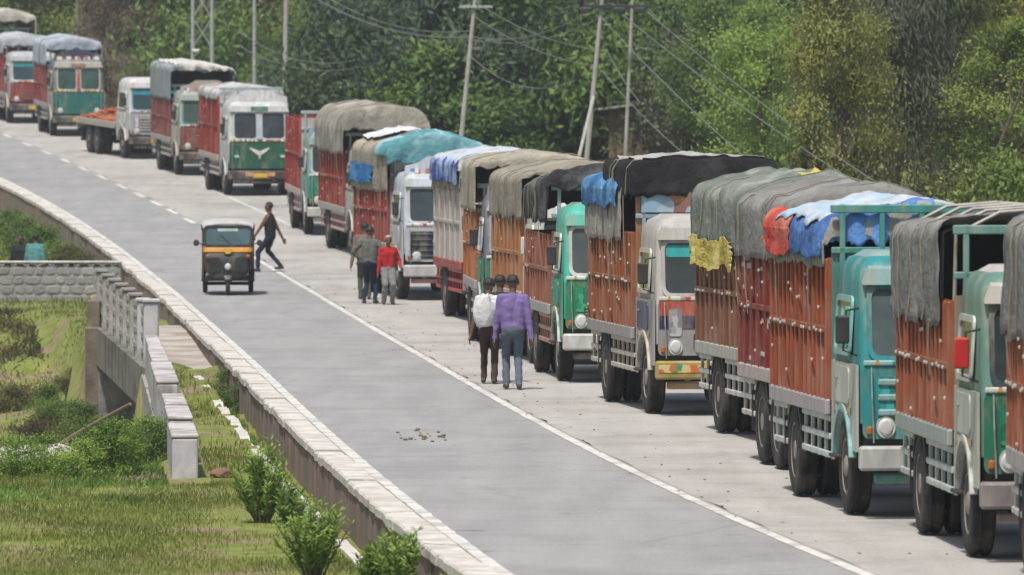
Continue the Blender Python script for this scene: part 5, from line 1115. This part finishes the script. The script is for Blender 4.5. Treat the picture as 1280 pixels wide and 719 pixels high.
BUSH = [(600, 212, 0, .75, 'mid', 'left of the leaning pole foot'), (632, 205, 1, .8, 'lush', 'below the leaning pole'), (668, 198, 2, .8, 'mid', 'above the beige cover'), (705, 200, 3, .75, 'mid', 'at the stay of the double pole'),
        (738, 196, 0, .6, 'lush', 'at the foot of the double pole'), (775, 205, 1, .6, 'mid', 'below the hut wall'), (830, 200, 2, .55, 'lush', 'right below the hut'), (880, 190, 3, .85, 'mid', 'above the right end of the black cover'),
        (925, 186, 0, .9, 'bright', 'below the rounded fresh tree'), (970, 176, 1, .85, 'mid', 'behind the ridged green-grey cover'), (1020, 172, 2, .9, 'olive', 'left below the drooping tree'), (1065, 165, 3, .8, 'olive', 'at the foot of the drooping tree'),
        (1115, 160, 0, .7, 'grey', 'above the teal cab'), (1160, 158, 1, .75, 'olive', 'above the pleated grey cover'), (1205, 156, 2, .75, 'olive', 'right of the drooping trees'), (1250, 152, 3, .95, 'bright', 'low at the right edge'),
        (395, 250, 0, .7, 'bright', 'behind the open red body'), (378, 270, 1, .75, 'fresh', 'right of the split-screen cab'), (430, 260, 2, .8, 'mid', 'left above the bulging tan cover'), (500, 262, 3, .7, 'dark', 'right above the bulging tan cover'),
        (555, 225, 0, .65, 'mid', 'above the teal sheet'), (338, 300, 2, .8, 'mid', 'behind the crown of the split-screen cab'), (275, 300, 1, .7, 'dark', 'between the blue-grey cover and the poles'), (290, 335, 3, .9, 'mid', 'far behind the poles')]
for px, Y, k, s, col, where in BUSH: plant('bush', '%s leafy bush %s' % (COLW[col], where), 'bush', 'bushes along the foot of the wood', 'shrub', k, px, Y, s * 1.15, col)
for i, (px, Y, s) in enumerate(((128, 322, .9), (150, 326, 1.0), (176, 328, 1.05), (200, 325, .95), (165, 318, .8), (140, 332, 1.1), (188, 334, 1.1), (112, 330, .8), (212, 333, .8))):
    plant('dry_shrub', 'grey-brown dry shrub on the mound behind the far trucks', 'shrub', 'dry shrubs on the mound', 'shrub', i % 4, px, Y, s, 'dry')
for i in range(190):
    px = rnd.uniform(-40, 1320); Y = rnd.uniform(302, 350)
    if i >= 110: px = rnd.uniform(420, 1290); Y = rnd.uniform(236, 300)
    if 90 < px < 235 and Y < 338 or (XC(Y) - 4 < at(px, Y) < XR(Y) + 1.5): continue
    plant('thicket_bush', 'bush of the thicket below the far wooded slope', 'bush', 'thicket bushes below the far slope', 'shrub', rnd.randrange(4), px, Y, rnd.uniform(1.3, 2.3), rnd.choice(['dark', 'blue', 'mid', 'grey']) if 420 < px < 880 else rnd.choice(['mid', 'bright', 'olive', 'mid', 'fresh']), sz=rnd.uniform(.8, 1.2))
# bare leaning branch tree at the right edge
mb = MB(); X, Y = at(1216, 168), 168.0; g = ground(X, Y); Pz = lambda px, py: Vector((at(px, Y), Y, ZC - (py - YH) * Y / F))
mb.tube([Vector((X, Y, g - .2)), Pz(1225, 228), Pz(1250, 180), Pz(1272, 125), Pz(1290, 70)], [.07, .06, .045, .03, .012], 7)
for a, b, c in (((1250, 180), (1270, 165), (1292, 150)), ((1238, 203), (1262, 196), (1288, 186)), ((1266, 142), (1262, 110), (1268, 80)), ((1280, 100), (1296, 84), (1305, 60)), ((1256, 166), (1246, 140), (1248, 110))): mb.tube([Pz(*a), Pz(*b) + Vector((0, .2, 0)), Pz(*c) + Vector((0, .3, 0))], [.026, .018, .008], 5)
tag(mb.build('bare_tree', M_BARK, None, True), 'bare brown leaning tree at the right edge', 'tree')

# verge plants on the left
def oleander(label, px, Y, h, w, col, seed, z=None):
    rs = np.random.RandomState(seed); X = at(px, Y); root = link('verge_shrub', None, loc=(X, Y, ground(X, Y) - .02)); tag(root, label, 'shrub', 'leafy shrubs beside the kerb')
    mb = MB(); C, D, S, Wd, ti = [], [], [], [], []
    ns = int(52 * (w / .8))
    for i in range(ns):
        a = rs.rand() * 6.283; r = w * .5 * rs.rand() ** .6; hh = h * rs.uniform(.55, 1.0) * (1 - .35 * (r / (w * .5)) ** 2); tip = Vector((r * math.cos(a), r * math.sin(a), hh)); b = tip * .18; b.z = 0; m = tip.lerp(b, .5); m.z *= 1.05
        mb.tube([b, m, tip], [.010, .007, .003], 5); tt = rs.rand() * .5
        for q in range(60):
            t = rs.uniform(.22, 1.02); p = (b.lerp(m, t * 2) if t < .5 else m.lerp(tip, t * 2 - 1)); aa = rs.rand() * 6.283; d = Vector((math.cos(aa), math.sin(aa), rs.uniform(.25, 1.3))).normalized(); L = rs.uniform(.045, .105)
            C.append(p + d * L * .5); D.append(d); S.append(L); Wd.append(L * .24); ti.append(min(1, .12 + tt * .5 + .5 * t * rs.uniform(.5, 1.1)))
    mb.build('stems', mat('green_stem', (.10, .12, .04), (.07, .06, .03), 9, .8), root)
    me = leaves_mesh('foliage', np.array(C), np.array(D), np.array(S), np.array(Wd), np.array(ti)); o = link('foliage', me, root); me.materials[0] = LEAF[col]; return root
oleander('dense leafy shrub in the grass between wing wall and kerb', 328, 87.6, 1.08, .80, 'lush', 1)
oleander('small leafy shoot at the right foot of the dense verge shrub', 364, 86.5, .55, .42, 'weed', 2)
oleander('bright rounded shrub at the bottom of the picture, second from the left', 392, 77.0, .93, .80, 'lush', 3)
oleander('spiky shrub in front of the kerb at the bottom middle', 500, 75.2, .86, .50, 'lush', 4)
oleander('rightmost low shrub at the bottom, leaning over the kerb', 552, 72.0, .62, .48, 'lush', 5)
oleander('low leafy tuft between the two bottom shrubs', 462, 75.5, .55, .36, 'fresh', 6)
def at_l(px, Y): return at(px, Y)
for i, (px, Y, s, k, col, lab) in enumerate(((150, 106, .40, 0, 'fresh', 'green shrub below the bridge opening'), (185, 105, .36, 1, 'lush', 'green shrub left of the stepped wing wall'), (105, 118, .40, 2, 'lush', 'light green shrub near the foot of the pier'), (165, 115, .50, 3, 'mid', 'darker shrub under the bridge railing'),
        (60, 99, .26, 1, 'lush', 'low bright shrub on the gully edge'), (20, 98.5, .28, 3, 'lush', 'low shrub at the left edge of the picture'), (98, 98, .26, 0, 'lush', 'low shrub in the middle of the gully edge'), (140, 99, .34, 2, 'fresh', 'low shrub with dark heart at the gully edge'), (200, 104, .30, 0, 'mid', 'small shrub tight against the wing wall'),
        (15, 160, .3, 2, 'olive', 'olive shrub high on the gully bank at the left edge'), (62, 158, .34, 1, 'mid', 'green shrub in the middle of the gully bank'), (88, 163, .3, 0, 'olive', 'olive shrub on the bank left of the pier'), (40, 150, .42, 3, 'bank', 'brownish shrub low on the gully bank'), (96, 152, .4, 2, 'mid', 'green shrub at the bank foot beside the pier'),
        (35, 215, .62, 0, 'mid', 'leafy bush behind the two people at the wall'), (55, 208, .60, 1, 'weed', 'leafy bush right behind the teal shirt'), (85, 205, .42, 2, 'olive', 'low bush between wall and kerb'), (105, 202, .40, 3, 'olive', 'smaller bush close under the kerb behind the wall'), (12, 225, .5, 2, 'mid', 'leafy bush at the left edge behind the wall'),
        (286, 130, .26, 1, 'weed', 'dark weeds growing in the drain'), (298, 125, .24, 3, 'mid', 'small weed clump at the end of the drain'))):
    plant('shrub', lab, 'shrub', 'shrubs on the left verge', 'shrub', k, px, Y, s, col, sz=.8)
# grass blades and low weeds, uncountable
def scatter(name, n, yr, xr, size, col, label, seed, dens=None, up=1.0):
    rs = np.random.RandomState(seed); C, D, S, Wd, ti = [], [], [], [], []; k = 0
    while len(C) < n and k < n * 6:
        k += 1; Y = rs.uniform(*yr); X = XL(Y) - rs.uniform(*xr)
        if dens and rs.rand() > dens(X, Y): continue
        s = size * rs.uniform(.5, 1.5); d = (rs.normal() * .45, rs.normal() * .45, up); g = ground(X, Y); l = math.sqrt(d[0]**2 + d[1]**2 + d[2]**2)
        C.append((X, Y, g + d[2] / l * s * .42)); D.append(d); S.append(s); Wd.append(s * .16); ti.append(.5 + .5 * nz(X * .8, Y * .5, 4) + rs.uniform(-.3, .3))
    me = leaves_mesh(name, np.array(C), np.array(D), np.array(S), np.array(Wd), np.array(ti)); me.materials[0] = LEAF[col]; tag(link(name, me), label, 'grass', kind='stuff')
def no_wall(X, Y):
    if abs(X - wall_line(Y)) < .3 and 96 < Y < 158: return 0
    if 136.5 < Y < 157 and X > wall_line(Y) - .2: return 0
    return min(1, max(.06, .55 + 1.5 * nz(X * .55, Y * .32, 2)))
scatter('grass', 75000, (74, 106), (.95, 8.5), .06, 'blade', 'olive grass on the near verge', 1, no_wall)
scatter('grass', 42000, (106, 186), (.95, 10), .10, 'blade', 'grass on the gully banks', 2, no_wall)
scatter('grass', 16000, (186, 300), (.7, 9), .2, 'blade', 'grass on the verge beyond the stone wall', 3)
scatter('weeds', 17000, (92, 104), (2.2, 9), .10, 'weed', 'dense green weeds along the near gully edge', 4, lambda X, Y: (0 if X > wall_line(Y) - .25 else min(1, max(0, .3 + 1.6 * nz(X * .9, Y * .4, 7)))), .6)
scatter('weeds', 26000, (118, 184), (2.2, 9), .17, 'bank', 'brown and dark green undergrowth on the gully bank', 6, lambda X, Y: (0 if X > wall_line(Y) - .5 else min(1, max(.03, .3 + 1.8 * nz(X * .6, Y * .3, 17)))), .5)
scatter('weeds', 2200, (100, 134), (.52, .78), .09, 'weed', 'weeds in the drain beside the kerb', 5, None, .8)

# ------------------------------------------------------------------ hut, poles and cables
X, Y = at(812, 236), 238.0; g = ground(X, Y)
hut = link('hut', None, loc=(X, Y, g)); hut.rotation_euler = (0, 0, R(-12)); tag(hut, 'low brown hut with a slanting tin roof among the bushes behind the poles', 'hut')
zt = ZC - (136 - YH) * Y / F - g
mb = MB(); mb.box((0, .6, zt / 2), (2.5, 1.4, zt), .02); mb.build('wall', mat('mud_wall', (.16, .115, .085), (.09, .065, .05), 3, .95, .6), hut)
rows = 9
for q in range(rows):
    mb = MB(); mb.box((-1.12 + 2.24 * q / (rows - 1), -.13, zt / 2), (.22, .04, zt - .06), .008); mb.build('plank', mat('old_plank', (.17, .12, .09), (.09, .07, .055), 4, .95, .5), hut)
mb = MB(); mb.box((0, .45, zt + .16), (3.0, 2.0, .06), .01, Matrix.Rotation(R(-7), 3, 'Y')); mb.build('roof', mat('tin_roof', (.34, .335, .34), (.22, .2, .19), 3, .6, .2, metal=.2), hut)
M_POLE = mat('pole_concrete', (.36, .355, .34), (.27, .26, .25), 3, .9, .2)
M_STEELP = mat('pole_steel', (.34, .35, .36), (.24, .25, .25), 4, .6)
M_WIRE = mat('cable', (.17, .18, .18), (.12, .125, .125), 4, .6)
def pole_at(name, label, p_bot, p_top, Y, r, mtl=M_POLE, cat='pole', extra=None):
    b = Vector((at(p_bot[0], Y), Y, 0)); t = Vector((at(p_top[0], Y), Y, ZC - (p_top[1] - YH) * Y / F)); zb = ZC - (p_bot[1] - YH) * Y / F
    d = (t - Vector((b.x, Y, zb))); k = (ground(b.x, Y) - .5 - zb) / d.z; base = Vector((b.x, Y, zb)) + d * k
    root = link(name, None, loc=base); tag(root, label, cat, 'utility poles')
    mb = MB(); mb.tube([(0, 0, 0), t - base], [r * 1.25, r * .85], 10); mb.build('shaft', mtl, root, True)
    return root, t - base
def insul(root, p, s=1):
    mb = MB(); mb.lathe([(.02, -.08), (.05, -.07), (.03, -.04), (.06, -.02), (.03, .01), (.055, .03), (.02, .07)], p, 'Z', 10); mb.build('insulator', mat('brown_porcelain', (.05, .03, .025), None, 9, .3), root)
YP = 222.0
r1, t1 = pole_at('utility_pole', 'front leg of the double pole, with a crossarm and a slanting stay', (738, 152), (754, -14), YP, .07)
mb = MB(); mb.box((t1.x + .40, -.12, t1.z - .52), (2.0, .09, .11), .01); mb.build('crossarm', M_DARK, r1)
for q in (-.45, .15, .42, 1.2): insul(r1, (t1.x + q, -.12, t1.z - .36))
for q in (-.5, .45, 1.05):
    mb = MB(); mb.box((t1.x + q, -.13, t1.z - .62), (.34, .18, .16), .03); mb.build('switch_box', M_DARK, r1)
a = Vector((t1.x * .55, -.05, t1.z * .52)); bz = ZC - (195 - YH) * (YP - 3) / F; bb = Vector((at(724, YP - 3), YP - 3, bz)) - r1.location; e = a + (bb - a) * 1.5
mb = MB(); mb.tube([a, e], .05, 8); mb.build('stay', M_POLE, r1)
r2, t2 = pole_at('utility_pole', 'slimmer rear leg of the double pole, on the right', (783, 165), (791, -12), YP + .6, .05)
r3, t3 = pole_at('utility_pole', 'leaning pale pole above the beige cover in the middle', (577, 168), (595, -12), 232.0, .07)
mb = MB(); mb.box((t3.x, -.1, t3.z - .5), (1.0, .07, .08), .01); mb.build('crossarm', M_STEELP, r3)
r4, t4 = pole_at('utility_pole', 'pale pole right of the green and white truck', (356, 104), (358, -15), 252.0, .085)
r5, t5 = pole_at('utility_pole', 'thin grey-green pole above the green and white truck', (318, 102), (318, -15), 254.0, .065, M_STEELP)
r6, t6 = pole_at('utility_pole', 'left one of the twin steel poles behind the maroon cab', (241, 70), (241, -15), 281.0, .075, M_STEELP)
r7, t7 = pole_at('utility_pole', 'right one of the twin steel poles behind the maroon cab', (265, 72), (265, -15), 281.0, .075, M_STEELP)
mb = MB()
for z0, z1 in ((t6.z - 2.2, t6.z - 1.1), (t6.z - 1.1, t6.z)): mb.tube([(0, 0, z0), (.70, 0, z1)], .02, 5); mb.tube([(.70, 0, z0), (0, 0, z1)], .02, 5)
mb.build('cross_brace', M_STEELP, r6)
mb = MB(); mb.tube([(0, -.1, t6.z - 2.3), (0.25, -.1, t6.z - 2.3)], .06, 8); mb.build('fuse', M_WHITE, r6)
pole_at('tree_stump', 'pale bare trunk standing at the top left', (97, 30), (97, -20), 335.0, .09, M_BARKP, 'trunk')
pole_at('tree_stump', 'dark bare trunk right of the cables near the top', (1031, 62), (1032, -20), 262.0, .11, mat('dark_bark', (.03, .025, .024), (.05, .042, .04), 6, .95), 'trunk')
pole_at('tree_stump', 'thinner dark trunk beside the yellow-green tree at the top', (1060, 40), (1059, -20), 262.0, .08, mat('dark_bark', (.03, .025, .024)), 'trunk')
def wire(label, A, B, sag, r=.013):                       # A, B: (px, py, Y)
    p = [Vector((at(a, Y), Y, ZC - (b - YH) * Y / F)) for a, b, Y in (A, B)]; n = 24; pts = []
    for i in range(n + 1):
        t = i / n; q = p[0].lerp(p[1], t); q.z -= sag * 4 * t * (1 - t); pts.append(q)
    mb = MB(); mb.tube(pts, r, 5); tag(mb.build('power_cable', M_WIRE), label, 'cable', 'power cables')
wire('upper cable from the leaning pole to the double pole', (594, 2, 232), (745, 62, YP), .25)
wire('lower cable from the leaning pole to the double pole', (592, 20, 232), (742, 82, YP), .25)
wire('slack lowest cable right of the leaning pole', (588, 70, 232), (720, 100, YP), .55)
wire('thick upper cable sweeping from the top left to the leaning pole', (385, -8, 246), (590, 46, 232), .45, .018)
wire('second cable sweeping from the top left to the leaning pole', (392, -14, 246), (594, 38, 232), .5, .016)
wire('cable rising from the leaning pole towards the double pole top', (590, 46, 232), (738, 14, YP), .35)
wire('cable just below it rising to the double pole crossarm', (590, 50, 232), (750, 22, YP), .35)
wire('sagging cable between the pale poles left of the middle', (300, 40, 252), (520, 40, 236), 1.0)
wire('lower sagging cable between the pale poles left of the middle', (300, 58, 252), (515, 60, 236), .75)
wire('leftmost of the cables running down right from the double pole', (752, 22, YP), (935, 200, 180), .12)
wire('middle cable running down right from the double pole', (778, 18, YP), (1075, 232, 160), .15)
wire('rightmost cable running down right from the double pole', (808, 14, YP), (1095, 228, 160), .15)
wire('short slack cable between the legs of the double pole', (758, 62, YP), (800, 128, YP - 4), .1)
wire('lower slack cable crossing in front of the hut', (752, 88, YP), (852, 190, 205), .1)
# small stones and litter

# ------------------------------------------------------------------ thin summer haze
mb = MB(); mb.box((0, 600, 26), (1700, 2300, 62)); hz = bpy.data.materials.new('haze_air'); hz.use_nodes = True; t = hz.node_tree
t.nodes.remove(t.nodes['Principled BSDF']); pv = t.nodes.new('ShaderNodeVolumePrincipled'); pv.inputs['Color'].default_value = (.84, .90, .97, 1); pv.inputs['Density'].default_value = .00030; pv.inputs['Anisotropy'].default_value = .2
t.links.new(pv.outputs[0], t.nodes['Material Output'].inputs['Volume']); tag(mb.build('haze', hz), 'thin pale haze over the valley', 'haze', kind='stuff')
